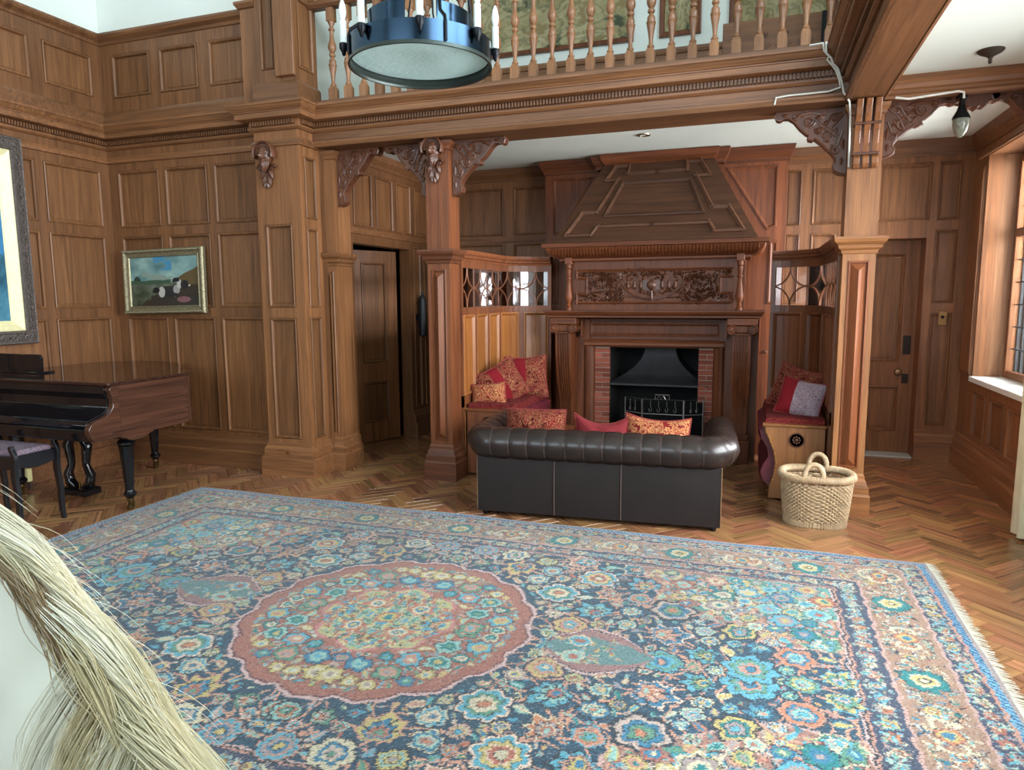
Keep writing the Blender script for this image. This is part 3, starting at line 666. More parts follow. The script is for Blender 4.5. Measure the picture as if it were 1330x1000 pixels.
# ------------------------------------------------------------ curved screens with leaded glass
LS, RS = .91, .41
def scr(s, n, z, mir):
    """point on the screen: s along it, n towards the inglenook"""
    if s <= LS: x, y, nx, ny = -2.36, 5.48+s, 1, 0
    else:
        a = min((s-LS)/RS, PI/2); x, y = -1.95-RS*math.cos(a), 6.39+RS*math.sin(a); nx, ny = math.cos(a), -math.sin(a)
    x += nx*n; y += ny*n
    return (x if not mir else -1.82-x, y, z)
STOT = LS+RS*PI/2
def sband(m, s0, s1, n0, n1, z0, z1, mir):
    k = max(1, int(math.ceil((s1-s0)/.08))); rg = []
    for i in range(k+1):
        s = s0+(s1-s0)*i/k; rg.append([scr(s, n0, z0, mir), scr(s, n1, z0, mir), scr(s, n1, z1, mir), scr(s, n0, z1, mir)])
    m.rings(rg)
def spanel(s0, s1, z0, z1, mir):
    """curved let-in panel"""
    m = MB(); k = max(2, int((s1-s0)/.06)); rg = []
    for i, d in [(0, 0), (.003, .006), (.012, .008), (.020, .003), (.030, -.010), (.034, -.012)]:
        ring = [scr(s0+i+(s1-s0-2*i)*q/k, d, z0+i, mir) for q in range(k+1)]+[scr(s1-i-(s1-s0-2*i)*q/k, d, z1-i, mir) for q in range(k+1)]
        rg.append(ring)
    m.rings(rg, True, (False, False)); last = rg[-1]; n = len(last)
    m.add(last, [(q, q+1, n-2-q, n-1-q) for q in range(k)])
    return m
def screen(label, mir, mat, pmat):
    t = thing('curved_screen', label, 'screen', scr(.8, 0, 0, mir))
    NM = 5; W_ = STOT/NM
    m = MB()
    for i in range(NM): 
        s0, s1 = i*W_+.025, (i+1)*W_-.025
        for (z0, z1) in ((.70, 1.40), (.08, .60)):
            spanel(s0, s1, z0, z1, mir).build('panel', pmat, t)
    for i in range(NM+1):
        a = max(0, i*W_-.025); b = min(STOT, i*W_+.025); sband(m, a, b, -.04, 0, .08, 1.40, mir)
    for z0, z1 in ((0, .08), (.60, .70), (1.40, 1.462), (1.80, 1.86)): sband(m, 0, STOT, -.04, 0, z0, z1, mir)
    for a, b in ((0, .03), (STOT-.03, STOT)): sband(m, a, b, -.04, 0, 1.46, 1.80, mir)
    sband(m, 0, STOT, -.04, -.02, .05, 1.42, mir)
    m.build('framing', mat, t)
    m = MB(); rg = []
    for i in range(25):
        s = STOT*i/24; rg.append([scr(s, n, z, mir) for n, z in ((-.05, 1.86), (.006, 1.86), (.012, 1.875), (.03, 1.885), (.034, 1.90), (.05, 1.915), (.055, 1.935), (.055, 1.945), (-.08, 1.945))])
    m.rings(rg).build('cap', mat, t)
    # panes and glazing bars
    za, zb = 1.462, 1.80; H_ = zb-za; zm = (za+zb)/2; r = H_/2
    bar = MB()
    for i in range(NM+1):
        s = min(max(i*W_, .035), STOT-.035); bar.tube([scr(s, -.018, za, mir), scr(s, -.018, zb, mir)], .006, 5)
        for base, sg in ((za, 1), (zb, -1)):
            pts = []
            for q in range(17):
                a = PI*q/16; ss = i*W_+math.cos(a)*W_/2
                if .02 <= ss <= STOT-.02: pts.append(scr(ss, -.018, base+sg*r*math.sin(a), mir))
            if len(pts) > 1: bar.tube(pts, .008, 5)
    stuff(bar.build('glazing_bars', mat, t, 50))
    for i in range(NM):
        m = MB(); sband(m, i*W_+.004, (i+1)*W_-.004, -.020, -.016, za, zb, mir); m.build('pane', CLEAR, t)
    return t
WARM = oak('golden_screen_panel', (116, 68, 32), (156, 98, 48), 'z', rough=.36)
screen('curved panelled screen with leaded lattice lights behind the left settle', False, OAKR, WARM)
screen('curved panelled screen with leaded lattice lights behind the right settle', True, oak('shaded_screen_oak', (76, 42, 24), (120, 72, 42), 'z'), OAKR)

# ------------------------------------------------------------ settles
def fabric(name, cols, scale=26, rough=.95, stripes=None, dist=2.5):
    """woven damask: twisted bands of the given colours, broken by a plain stripe when asked"""
    m, nt, N, L, b = newmat(name)
    tc = N.new('ShaderNodeTexCoord'); wv = N.new('ShaderNodeTexNoise'); wv.inputs['Scale'].default_value = scale; wv.inputs['Detail'].default_value = 3; wv.inputs['Distortion'].default_value = dist
    L.new(tc.outputs['Object'], wv.inputs['Vector'])
    cr = N.new('ShaderNodeValToRGB'); cr.color_ramp.interpolation = 'CONSTANT'; e = cr.color_ramp.elements
    while len(e) < len(cols): e.new(.5)
    for i, (p, c) in enumerate(cols): e[i].position = p; e[i].color = (*s2l(c), 1)
    L.new(wv.outputs['Fac'], cr.inputs['Fac']); out = cr.outputs['Color']
    if stripes:
        ax, lo, hi, rgb = stripes; sx = N.new('ShaderNodeSeparateXYZ'); L.new(tc.outputs['Object'], sx.inputs[0])
        g = N.new('ShaderNodeMath'); g.operation = 'GREATER_THAN'; g.inputs[1].default_value = lo; l = N.new('ShaderNodeMath'); l.operation = 'LESS_THAN'; l.inputs[1].default_value = hi
        mu = N.new('ShaderNodeMath'); mu.operation = 'MULTIPLY'; mx = N.new('ShaderNodeMix'); mx.data_type = 'RGBA'
        L.new(sx.outputs[ax], g.inputs[0]); L.new(sx.outputs[ax], l.inputs[0]); L.new(g.outputs[0], mu.inputs[0]); L.new(l.outputs[0], mu.inputs[1])
        L.new(mu.outputs[0], mx.inputs['Factor']); L.new(out, mx.inputs[6]); mx.inputs[7].default_value = (*s2l(rgb), 1); out = mx.outputs[2]
    L.new(out, b.inputs['Base Color']); b.inputs['Roughness'].default_value = rough; b.inputs['Sheen Weight'].default_value = 0; b.inputs['Specular IOR Level'].default_value = .2
    n2 = N.new('ShaderNodeTexNoise'); n2.inputs['Scale'].default_value = 300; bp = N.new('ShaderNodeBump'); bp.inputs['Strength'].default_value = .3; bp.inputs['Distance'].default_value = .002
    L.new(tc.outputs['Object'], n2.inputs['Vector']); L.new(n2.outputs['Fac'], bp.inputs['Height']); L.new(bp.outputs['Normal'], b.inputs['Normal'])
    return m
DAM = [(0, (70, 14, 16)), (.43, (144, 100, 66)), (.462, (104, 20, 24)), (.545, (150, 108, 74)), (.58, (84, 16, 20))]
DAMASK = fabric('red_gold_damask', DAM, 15, stripes=(0, -.10, 0.0, (112, 20, 28)))
DAMASK2 = fabric('red_gold_damask_all_over', DAM, 17)
DAMASK3 = fabric('pale_gold_red_damask', [(0, (108, 24, 24)), (.42, (170, 124, 80)), (.48, (126, 30, 28)), (.54, (174, 130, 86)), (.595, (104, 22, 26))], 15)
DAMRUN = fabric('dull_red_seat_damask', [(0, (84, 18, 20)), (.45, (120, 64, 48)), (.49, (104, 24, 28)), (.6, (80, 16, 20))], 20)
PLUM = plain('plum_buttoned_leather', (96, 34, 44), .38, noise=.25, nscale=14, bump=.1)
def settle(label, mir, mat):
    t = thing('inglenook_settle', label, 'settle', (-2.15 if not mir else .33, 5.9, 0))
    X = lambda x: x if not mir else -1.82-x
    out = [(-2.34, .02), (-2.34, .575), (-1.915, .575), (-1.92, .53), (-1.95, .47), (-1.985, .38), (-2.00, .29), (-1.99, .20), (-1.965, .12), (-1.96, .02)]
    m = MB(); m.prism([(X(a), b) for a, b in out], 5.505, 5.545); m.build('end_panel', mat, t, bevel=.003)
    MB().moulding([(X(-2.345), 5.505), (X(-1.905), 5.505)] if not mir else [(X(-1.905), 5.505), (X(-2.345), 5.505)], [(-.04, .572), (.012, .572), (.016, .583), (.016, .592), (-.04, .595)]).build('top_moulding', mat, t)
    rg = [[(X(-2.145)+r*math.cos(2*PI*i/24), y, .475+r*math.sin(2*PI*i/24)) for i in range(24)] for r, y in ((.058, 5.505), (.056, 5.499), (.050, 5.499), (.046, 5.507), (.040, 5.512), (.002, 5.512))]
    MB().rings(rg).build('roundel', CARVE, t, 40)
    m = MB()
    for k in range(8): m.ball((X(-2.145)+.024*math.cos(k*PI/4), 5.508, .475+.024*math.sin(k*PI/4)), .010, .006, .010, 6, 4)
    m.ball((X(-2.145), 5.506, .475), .013, .008, .013, 8, 5); stuff(m.build('rosette_carving', CARVE, t, 50))
    # seat follows the screen
    rg = []
    for i in range(15):
        y = 5.53+1.0*i/14; rg.append([(X(-2.335), y, .56), (X(-1.925), y, .56), (X(-1.915), y, .585), (X(-1.93), y, .628+.006*math.sin(i)), (X(-2.1), y, .636+.006*math.sin(i*1.7)), (X(-2.335), y, .63)])
    MB().rings(rg).build('seat_pad', DAMRUN, t, 60)
    rg = []
    for i in range(33):
        y = 5.545+1.0*i/32; p = .016*abs(math.sin(PI*i/4)); ring = []
        for (a, b) in ((-2.30, .56), (-1.925+p, .565), (-1.885+p, .53), (-1.90+p, .47), (-1.945+p, .40), (-1.955+p*.5, .33), (-1.92+p, .27), (-1.90+p, .21), (-1.92+p, .14), (-1.97, .10), (-2.30, .10)): ring.append((X(a), y, b))
        rg.append(ring)
    MB().rings(rg).build('buttoned_front', PLUM, t, 60)
    m = MB()
    for k in range(22):
        f = k/21; q = f*(len(out)-4); i = int(q); i = min(i, len(out)-5); g = q-i; a, b = out[2+i], out[3+i]
        m.ball((X(a[0]+(b[0]-a[0])*g)-(.010 if not mir else -.010), 5.503, a[1]+(b[1]-a[1])*g), .006, seg=6, rg=4)
    stuff(m.build('brass_studs', BRASS, t, 60))
    MB().box(min(X(-2.33), X(-2.0)), 5.55, .02, max(X(-2.33), X(-2.0)), 6.52, .10).build('plinth', OAKR, t)
    return t
settle('oak inglenook settle left of the hearth, piled with red and gold cushions', False, OAKR)
settle('pale oak inglenook settle behind the wicker basket, plum buttoned seat front', True, oak('honey_oak', (118, 72, 38), (162, 108, 60), 'z', rough=.4))
# ------------------------------------------------------------ chimney breast and fireplace
XC = -.93; YBR = 7.10
FW = oak('fireplace_oak', (74, 38, 20), (122, 68, 38), 'z', rough=.45, spec=.3); FWX = oak('fireplace_oak_along_x', (74, 38, 20), (122, 68, 38), 'x', rough=.45, spec=.3)
HOODM = oak('brown_hood_oak', (62, 38, 25), (96, 62, 41), 'x', rough=.5, spec=.3)
br = MB()
for b in ((-2.10, YBR, 0, -1.52, 7.44, 2.93), (-.34, YBR, 0, .24, 7.44, 2.93), (-1.52, YBR, 1.10, -.34, 7.44, 2.93)): br.box(*b)
breast = struct(br.build('wall_chimney_breast', FW))
def flat_panel(pts, y, parent, name='panel', w_=.035, mat=None):
    """let-in panel of any convex outline on a wall facing -y: bead then sunk field"""
    n = len(pts); c = Vector((sum(p[0] for p in pts)/n, sum(p[1] for p in pts)/n))
    ar = sum(pts[i][0]*pts[(i+1)%n][1]-pts[(i+1)%n][0]*pts[i][1] for i in range(n))
    if ar < 0: pts = pts[::-1]
    def inset(d):
        out = []
        for i in range(n):
            a, b, c_ = Vector(pts[i-1]), Vector(pts[i]), Vector(pts[(i+1) % n]); d1 = (b-a).normalized(); d2 = (c_-b).normalized()
            n1 = Vector((-d1.y, d1.x)); n2 = Vector((-d2.y, d2.x)); m = n1+n2; m = m*(2/m.length_squared); out.append(b+m*d)
        return out
    rg = [[(p.x, y-h, p.y) for p in inset(d)] for d, h in ((0, 0), (.003, .010), (w_*.5, .012), (w_*.8, .004), (w_, .002), (w_+.004, .001))]
    return MB().rings(rg, True, (False, True)).build(name, mat or FW, parent)
for s in (-1, 1):
    q = lambda pts: [(XC+s*a, z) for a, z in pts]
    flat_panel(q([(.62, 2.755), (1.09, 2.755), (1.09, 2.19), (1.0, 2.16)]), YBR-.001, breast)
    flat_panel(q([(1.03, 2.06), (1.11, 2.06), (1.11, 1.47), (1.03, 1.47)]), YBR-.001, breast)
trim('trim_17', [(-2.10, 7.35), (-2.10, YBR), (XC-.60, YBR), (XC-.60, YBR-.10), (XC+.60, YBR-.10), (XC+.60, YBR), (.24, YBR), (.24, 7.35)],
     [(0, 2.79), (.010, 2.792), (.016, 2.82), (.04, 2.86), (.055, 2.90), (.06, 2.925), (0, 2.928)], FWX)

fp = thing('fireplace_surround', 'carved oak fireplace surround with foliage frieze and tapering overmantel hood', 'fireplace', (XC, 6.75, 0))
# body behind the pilasters, with the fire opening left clear
MB().box(-1.90, 6.80, 0, -1.55, YBR, 1.33).build('jamb', FW, fp); MB().box(-.31, 6.80, 0, .04, YBR, 1.33).build('jamb', FW, fp)
MB().box(-1.55, 6.84, 1.05, -.31, YBR, 1.33).build('lintel', FWX, fp)
flat_panel([(-1.56, 1.16), (-.30, 1.16), (-.30, 1.30), (-1.56, 1.30)], 6.838, fp)
# moulded frame round the opening
MB().moulding([(-1.60, 6.80), (-.26, 6.80)], [(-.05, 1.06), (.02, 1.06), (.035, 1.075), (.035, 1.10), (.015, 1.125), (-.05, 1.13)]).build('frame_head', FWX, fp)
for x0, x1 in ((-1.605, -1.50), (-.36, -.255)):
    m = MB(); m.prism([(x0, 6.80), (x0+.02, 6.775), (x0+.045, 6.77), (x0+.06, 6.785), (x1-.03, 6.79), (x1-.01, 6.80), (x1, 6.82), (x1, 6.9), (x0, 6.9)] if x0 < XC else [(x1, 6.80), (x1-.02, 6.775), (x1-.045, 6.77), (x1-.06, 6.785), (x0+.03, 6.79), (x0+.01, 6.80), (x0, 6.82), (x0, 6.9), (x1, 6.9)], 0, 1.09, 'z'); m.build('frame_side', FW, fp)
# console pilasters with flutes and scrolled capitals
for s in (-1, 1):
    xc = XC+s*.825; prof = [(6.545, 1.20), (6.548, 1.05), (6.565, .90), (6.60, .76), (6.645, .64), (6.68, .52), (6.695, .40), (6.695, .27)]
    rg = []
    for y, z in prof:
        ring = []; w_ = .078 if z > .8 else .078-.03*(.8-z)
        nfl = 5; xs = []
        ring.append((xc-w_, 6.82, z)); ring.append((xc-w_, y, z))
        for k in range(nfl):
            a = xc-w_+.018+(2*w_-.036)*k/nfl; b = a+(2*w_-.036)/nfl*.72; mid = (a+b)/2
            ring += [(a, y, z), (mid-.006, y+.014, z), (mid+.006, y+.014, z), (b, y, z)]
        ring += [(xc+w_, y, z), (xc+w_, 6.82, z)]; rg.append(ring)
    MB().rings(rg).build('console_pilaster', FW, fp)
    MB().box(xc-.095, 6.63, .0, xc+.095, 6.82, .22).box(xc-.085, 6.65, .22, xc+.085, 6.82, .27).build('pilaster_plinth', FW, fp, bevel=.008)
    MB().box(xc-.088, 6.53, 1.195, xc+.088, 6.82, 1.215).build('necking', FWX, fp, bevel=.004)
    cap = MB().box(xc-.095, 6.54, 1.215, xc+.095, 6.82, 1.285).build('capital', FW, fp, bevel=.01)
    for q in (-1, 1):
        m = MB(); cx = xc+q*.09; m.rings([[(cx+r*math.cos(2*PI*i/20), y, 1.245+r*math.sin(2*PI*i/20)) for i in range(20)] for r, y in ((.046, 6.70), (.046, 6.525), (.040, 6.518), (.034, 6.526), (.024, 6.526), (.020, 6.516), (.003, 6.514))]); m.build('volute', FW, cap, 40, local=True)
    MB().box(xc-.13, 6.52, 1.285, xc+.13, 6.82, 1.345).build('abacus', FWX, fp, bevel=.006)
MB().box(-1.62, 6.70, 1.16, -1.60, 6.8, 1.33).box(-.26, 6.70, 1.16, -.24, 6.8, 1.33).build('return_bead', FW, fp)
stuff(fp.children[-1])
# shelf
MB().moulding([(-1.90, 6.82), (-1.90, 6.56), (.04, 6.56), (.04, 6.82)], [(-.1, 1.345), (.0, 1.345), (.012, 1.352), (.012, 1.368), (.03, 1.385), (.04, 1.405), (.04, 1.418), (-.1, 1.42)]).build('shelf', FWX, fp)
MB().box(-1.84, 6.57, 1.345, -.02, YBR, 1.415).build('shelf_bed', FWX, fp)
# frieze block and carved panel
fz = MB().box(-1.76, 6.66, 1.415, -.10, YBR, 1.93).build('frieze', FW, fp)
cross = [(-.72, 1.795), (.72, 1.795), (.72, 1.725), (.62, 1.725), (.62, 1.575), (.72, 1.575), (.72, 1.49), (-.72, 1.49), (-.72, 1.575), (-.62, 1.575), (-.62, 1.725), (-.72, 1.725)]
cpts = [(XC+a, z) for a, z in cross]
m = MB(); n = len(cpts)
for i in range(n):
    a, b = Vector(cpts[i]), Vector(cpts[(i+1) % n]); d = (b-a).normalized()
    A, B = a-d*.012, b+d*.012; nn = Vector((-d.y, d.x))*.012
    m.rings([[(A.x+nn.x*k, y, A.y+nn.y*k) for k, y in ((-1, 6.66), (-1, 6.646), (0, 6.640), (1, 6.650), (1, 6.66))], [(B.x+nn.x*k, y, B.y+nn.y*k) for k, y in ((-1, 6.66), (-1, 6.646), (0, 6.640), (1, 6.650), (1, 6.66))]])
stuff(m.build('frieze_moulding', FWX, fz, local=True))
rnd = random.Random(3); m = MB(); Y = 6.662
for s in (-1, 1):
    M_ = lambda a: XC+s*a
    SP = lambda a, z, r, tn, a0, sg, tail=(): spiral(M_(a), z, r, tn, a0 if s > 0 else PI-a0, sg*s, Y-.006, tail=[(M_(p), Y-.006, q) for p, q in tail])
    for (a, z, r, tn, a0, sg, tail) in ((.47, 1.66, .085, 1.7, 0, 1, [(.62, 1.52), (.575, 1.58)]), (.47, 1.66, .060, 1.2, PI, 1, []), (.30, 1.60, .05, 1.4, PI*1.5, -1, [(.15, 1.54)]), (.60, 1.76, .028, 1.3, 0, 1, []), (.60, 1.53, .028, 1.3, 0, -1, []),
                                        (.34, 1.74, .035, 1.3, 0, 1, []), (.40, 1.545, .04, 1.4, PI*.5, 1, [])):
        p = SP(a, z, r, tn, a0, sg, tail); m.tube(p, [.010*(1-.5*i/len(p)) for i in range(len(p))], 5)
    p = [(M_(.30*math.cos(R(q))), Y-.008, 1.76-.24*math.sin(R(q))) for q in range(0, 100, 10)]; m.tube(p, .010, 6)
    for k in range(190):
        a, z = rnd.uniform(.25, .60), rnd.uniform(1.505, 1.78)
        if a > .59 and 1.57 < z < 1.73: continue
        if math.hypot(a, (z-1.76)*1.25) < .30: continue
        an = math.atan2(z-1.66, a-.47)+rnd.uniform(.8, 2.2); leaf(m, M_(a), z, an if s > 0 else PI-an, rnd.uniform(.035, .07), rnd.uniform(.016, .03), Y, .026)
    for k in range(22):
        a, z = rnd.uniform(.61, .71), rnd.choice((1.745, 1.77, 1.52, 1.55))+rnd.uniform(-.008, .008)
        leaf(m, M_(a), z, rnd.uniform(-.5, .5)+(0 if s > 0 else PI), .045, .02, Y, .016)
    for k in range(3): m.lathe([(.001, 0), (.016, .01), (.022, .03), (.018, .06), (.010, .075), (.014, .085), (.002, .09)], (M_(.10+.06*k), Y, 1.61), 8)
for k in range(60):
    a = rnd.uniform(-.28, .28); z = rnd.uniform(1.72, 1.785); leaf(m, XC+a, z, rnd.uniform(0, 2*PI), rnd.uniform(.03, .06), .026, Y, .024)
for k in range(36):
    t = rnd.uniform(.2, 2.94); leaf(m, XC+.22*math.cos(t), 1.72-.17*math.sin(t), t+rnd.uniform(-1, 1), .05, .022, Y, .018)
m.ball((XC, Y, 1.655), .05, .035, .05); m.box(XC-.08, Y-.012, 1.61, XC+.08, Y+.01, 1.70)
m.tube([(XC, Y-.02, 1.60), (XC+.004, Y-.03, 1.55), (XC+.012, Y-.02, 1.50)], [.012, .016, .006], 6)
stuff(m.build('foliage_carving', CARVE, fz, 50, local=True))
for s in (-1, 1):
    c = MB().lathe([(.030, 0), (.030, .02), (.020, .03), (.024, .045), (.016, .06), (.020, .075), (.034, .10), (.036, .13), (.028, .18), (.020, .25), (.017, .29), (.024, .30), (.024, .315), (.017, .325), (.021, .35), (.027, .375), (.019, .395), (.028, .405), (.028, .44)], (XC+s*.79, 6.615, 1.42), 16).build('colonnette', FW, fp, 40)
    MB().box(XC+s*.79-.035, 6.58, 1.86, XC+s*.79+.035, 6.66, 1.93).build('colonnette_block', FW, fp, bevel=.004)
# mantel cornice with gadroons
MB().moulding([(-1.80, YBR), (-1.80, 6.62), (-.06, 6.62), (-.06, YBR)], [(-.2, 1.885), (0, 1.885), (.01, 1.895), (.01, 1.91), (.05, 1.925), (.095, 1.955), (.12, 1.995), (.125, 2.01), (.15, 2.015), (.155, 2.05), (-.2, 2.055)]).build('mantel_cornice', FWX, fp)
m = MB()
for k in range(62):
    x = -1.86+1.86*k/61; m.tube([(x, 6.575, 1.925), (x+.003, 6.54, 1.945), (x+.006, 6.512, 1.975), (x+.008, 6.497, 2.008)], [.005, .011, .013, .010], 5)
for k in range(14):
    y = 6.56+.5*k/13; m.tube([(-1.845, y, 1.925), (-1.88, y, 1.945), (-1.908, y, 1.975), (-1.923, y, 2.008)], [.005, .011, .013, .010], 5); m.tube([(-.015, y, 1.925), (.02, y, 1.945), (.048, y, 1.975), (.063, y, 2.008)], [.005, .011, .013, .010], 5)
stuff(m.build('gadrooning', FWX, fp, 50))
# hood
HB, HT = (.93, 6.50, 2.055), (.50, 6.97, 2.86)
ho = MB(); ho.rings([[(XC-HB[0], HB[1], HB[2]), (XC+HB[0], HB[1], HB[2]), (XC+HB[0], YBR, HB[2]), (XC-HB[0], YBR, HB[2])], [(XC-HT[0], HT[1], HT[2]), (XC+HT[0], HT[1], HT[2]), (XC+HT[0], YBR, HT[2]), (XC-HT[0], YBR, HT[2])]])
hood = ho.build('hood', HOODM, fp)
def HP(a, v, out=0):
    """point on the hood's sloping front: a across in half-widths, v up the slope"""
    hw = HB[0]+(HT[0]-HB[0])*v; nz = (HB[1]-HT[1]); ny = (HT[2]-HB[2]); l = math.hypot(nz, ny)
    return (XC+a*hw, HB[1]+(HT[1]-HB[1])*v-out*ny/l, HB[2]+(HT[2]-HB[2])*v-out*nz/l*-1*-1)
half = [(0, .19), (.60, .19), (.63, .09), (.90, .09), (.865, .36), (.68, .36), (.60, .76), (.80, .76), (.755, .93), (.52, .93), (.49, .83), (0, .83)]
loop = half+[(-a, v) for a, v in half[-2:0:-1]]
inner = [(.56, .31), (.50, .71), (-.50, .71), (-.56, .31)]
for lp, wd_, nm in ((loop, .020, 'crossetted_moulding'), (inner, .018, 'inner_moulding')):
    m = MB(); n = len(lp)
    for i in range(n):
        a, b = lp[i], lp[(i+1) % n]
        A, B = Vector(HP(*a)), Vector(HP(*b)); d = (B-A).normalized(); nn = Vector((0, -(HT[2]-HB[2]), (HT[1]-HB[1]))).normalized(); sd = nn.cross(d)
        A -= d*wd_; B += d*wd_
        cs_ = [(-wd_, -.004), (-wd_, .010), (-wd_*.3, .020), (wd_*.5, .012), (wd_, .006), (wd_, -.004)]
        m.rings([[A+sd*p+nn*q for p, q in cs_], [B+sd*p+nn*q for p, q in cs_]])
    stuff(m.build(nm, HOODM, hood, local=True))
MB().moulding([(XC-.50, YBR), (XC-.50, 6.97), (XC+.50, 6.97), (XC+.50, YBR)], [(-.1, 2.80), (.0, 2.80), (.012, 2.805), (.02, 2.83), (.045, 2.865), (.06, 2.905), (.065, 2.926), (-.1, 2.928)]).build('hood_cornice', FWX, fp)
# firebox
SOOT = plain('sooted_brick', (15, 14, 14), .9, noise=.3, nscale=15, bump=.2)
struct(MB().box(-1.52, 7.40, 0, -.34, 7.44, 1.10).build('wall_firebox', SOOT))
MORT = plain('pale_mortar', (150, 138, 124), .9, noise=.15, nscale=40)
BRK = oak('red_brick', (104, 52, 40), (150, 84, 66), 'x', rough=.8, vary=.35, spec=.2)
def brick_mesh(lx, ly, lz):
    m = MB(); m.box(0, 0, 0, lx, ly, lz); return m.mesh('brick_mesh')
bms = {w_: brick_mesh(w_, .09, .041) for w_ in (.148, .0705)}
for b in bms.values(): b.materials.append(BRK)
for x0, sgn in ((-1.50, 1), (-.345, -1)):
    xa = x0 if sgn > 0 else x0-.15
    pr_ = thing('brick_pier', 'red brick cheek at the %s of the fire opening' % ('left' if sgn > 0 else 'right'), 'brickwork', (xa+.075, 6.85, 0))
    MB().box(xa+.002, 6.832, 0, xa+.148, 7.38, 1.055).build('mortar', MORT, pr_)
    MB().box(xa+(.150 if sgn > 0 else -.004), 6.86, 0, xa+(.154 if sgn > 0 else 0), 7.38, 1.05).build('sooted_side', SOOT, pr_)
    z = .008; k = 0
    while z < 1.0:
        for w_, dx in (((.148, .001),) if k % 2 == 0 else ((.0705, .001), (.0705, .0785))):
            o = bpy.data.objects.new('brick', bms[w_]); COL.objects.link(o); o.parent = pr_; o.matrix_parent_inverse = PM[pr_.name].inverted(); o.location = (xa+dx, 6.824+rnd.uniform(-.002, .002), z)
        z += .0495; k += 1
CANM = plain('grey_black_canopy_iron', (46, 47, 49), .55, .3, noise=.2, nscale=12)
can = thing('iron_canopy', 'black flared iron smoke hood inside the fireplace opening', 'fire hood', (-.88, 6.85, .7))
rg = []
for f in (0, .03, .12, .25, .42, .62, .82, 1.0):
    hw = .485-.335*(1-(1-f)**2.2); y0 = 6.84+.22*(1-(1-f)**2); z = .69+.36*f
    if f == 0: hw, y0 = .49, 6.835
    rg.append([(-.885-hw, y0, z), (-.885+hw, y0, z), (-.885+hw, 7.36, z), (-.885-hw, 7.36, z)])
MB().rings(rg, True, (False, True)).build('flare', CANM, can, 50)
MB().box(-1.38, 6.825, .672, -.39, 7.36, .695).build('rim', CANM, can, bevel=.004)
gr = thing('fire_grate', 'arched black iron basket grate on the hearth', 'grate', (-.9, 6.95, 0))
MB().tube([(-.92+.33*math.cos(PI*k/14), 6.74, .30+.11*math.sin(PI*k/14)) for k in range(15)], .012, 6).build('arched_bar', BLACK, gr, 40)
for k in range(9): MB().box(-1.22+.08*k-.006, 6.90, .10, -1.22+.08*k+.006, 7.2, .34).build('bar', BLACK, gr)
for x in (-1.24, -.58): MB().box(x, 6.73, 0, x+.03, 7.2, .34).build('end_frame', BLACK, gr)
fs = thing('fire_screen', 'folding black spark guard with curled hooks before the hearth', 'fire screen', (-.82, 6.55, 0))
STEEL = plain('worn_steel_wire', (150, 150, 146), .35, .9)
def mesh_panel(p0, p1, curls):
    a, b = Vector((p0[0], p0[1], 0)), Vector((p1[0], p1[1], 0)); d = b-a
    P = lambda f, z: (a.x+d.x*f, a.y+d.y*f, z)
    pn = MB(); pn.add([P(.02, .02), P(.98, .02), P(.98, .56), P(.02, .56)], [(0,1,2,3)]); meshm = pn.build('wire_mesh', plain('fine_black_mesh', (9, 9, 10), .9, spec=.1), fs)
    m = MB().tube([P(0, 0), P(0, .585), P(1, .585), P(1, 0)], .0065, 6); m.tube([P(0, .445), P(1, .445)], .004, 5); m.build('wire_frame', STEEL, fs, 40); stuff(fs.children[-1])
    m = MB()
    for f in curls:
        m.tube([P(f, .57), P(f, .52), P(f+.03, .49), P(f+.01, .465), P(f-.03, .47), P(f-.035, .495)], .003, 5)
    stuff(m.build('curled_hooks', STEEL, fs, 40))
mesh_panel((-1.16, 6.66), (-.985, 6.56), (.3, .6)); mesh_panel((-.98, 6.555), (-.60, 6.555), (.2, .4, .6, .8)); mesh_panel((-.595, 6.56), (-.43, 6.66), (.35, .65))
MB().tube([(-.86, 6.55, .585), (-.86, 6.55, .63), (-.73, 6.55, .63), (-.73, 6.55, .585)], .006, 6).tube([(-.845, 6.55, .59), (-.825, 6.55, .625), (-.805, 6.55, .59), (-.785, 6.55, .625), (-.765, 6.55, .59)], .004, 5).build('handle', STEEL, fs, 40); stuff(fs.children[-1])
tag(MB().box(-1.62, 6.20, -.003, -.24, 7.40, .008).build('hearth_slab', plain('dark_slate', (52, 46, 44), .5, noise=.2, nscale=8)), 'dark slate hearth slab in front of the fire opening', 'hearth')
# small fittings
tag(MB().box(.09, 7.085, 1.0, .12, 7.10, 1.03).build('bell_push', CARVE, bevel=.006), 'tiny wooden bell push on the chimney breast right of the fireplace', 'bell push')
sw = MB().box(-3.549, 5.60, 1.40, -3.535, 5.63, 1.475).build('light_switch', WHITEPL, bevel=.003); tag(sw, 'white light switch on the panelling beside the dark passage', 'switch')
sw = MB().box(1.785, 7.12, 1.395, 1.80, 7.19, 1.465).build('light_switch', WHITEPL, bevel=.003); tag(sw, 'white light switch beside the window reveal', 'switch')
tag(MB().box(1.59, 7.338, 1.27, 1.66, 7.35, 1.40).build('socket_plate', plain('tarnished_brass_plate', (150, 116, 74), .4, .6), bevel=.003), 'tarnished brass plate on the narrow panel right of the door', 'plate')
MB().lathe([(.014, 0), (.014, .012), (.002, .013)], (0, 0, 0), 10).build('dark_switch_knob', BLACK, bpy.data.objects['socket_plate'], 40).location = (1.622, 7.337, 1.345)
bpy.data.objects['dark_switch_knob'].rotation_euler = (R(90), 0, 0)
ex = thing('wall_fitting', 'black upright cylinder hanging on the passage wall past the dark doorway', 'fitting', (-3.47, 6.98, 1.1))
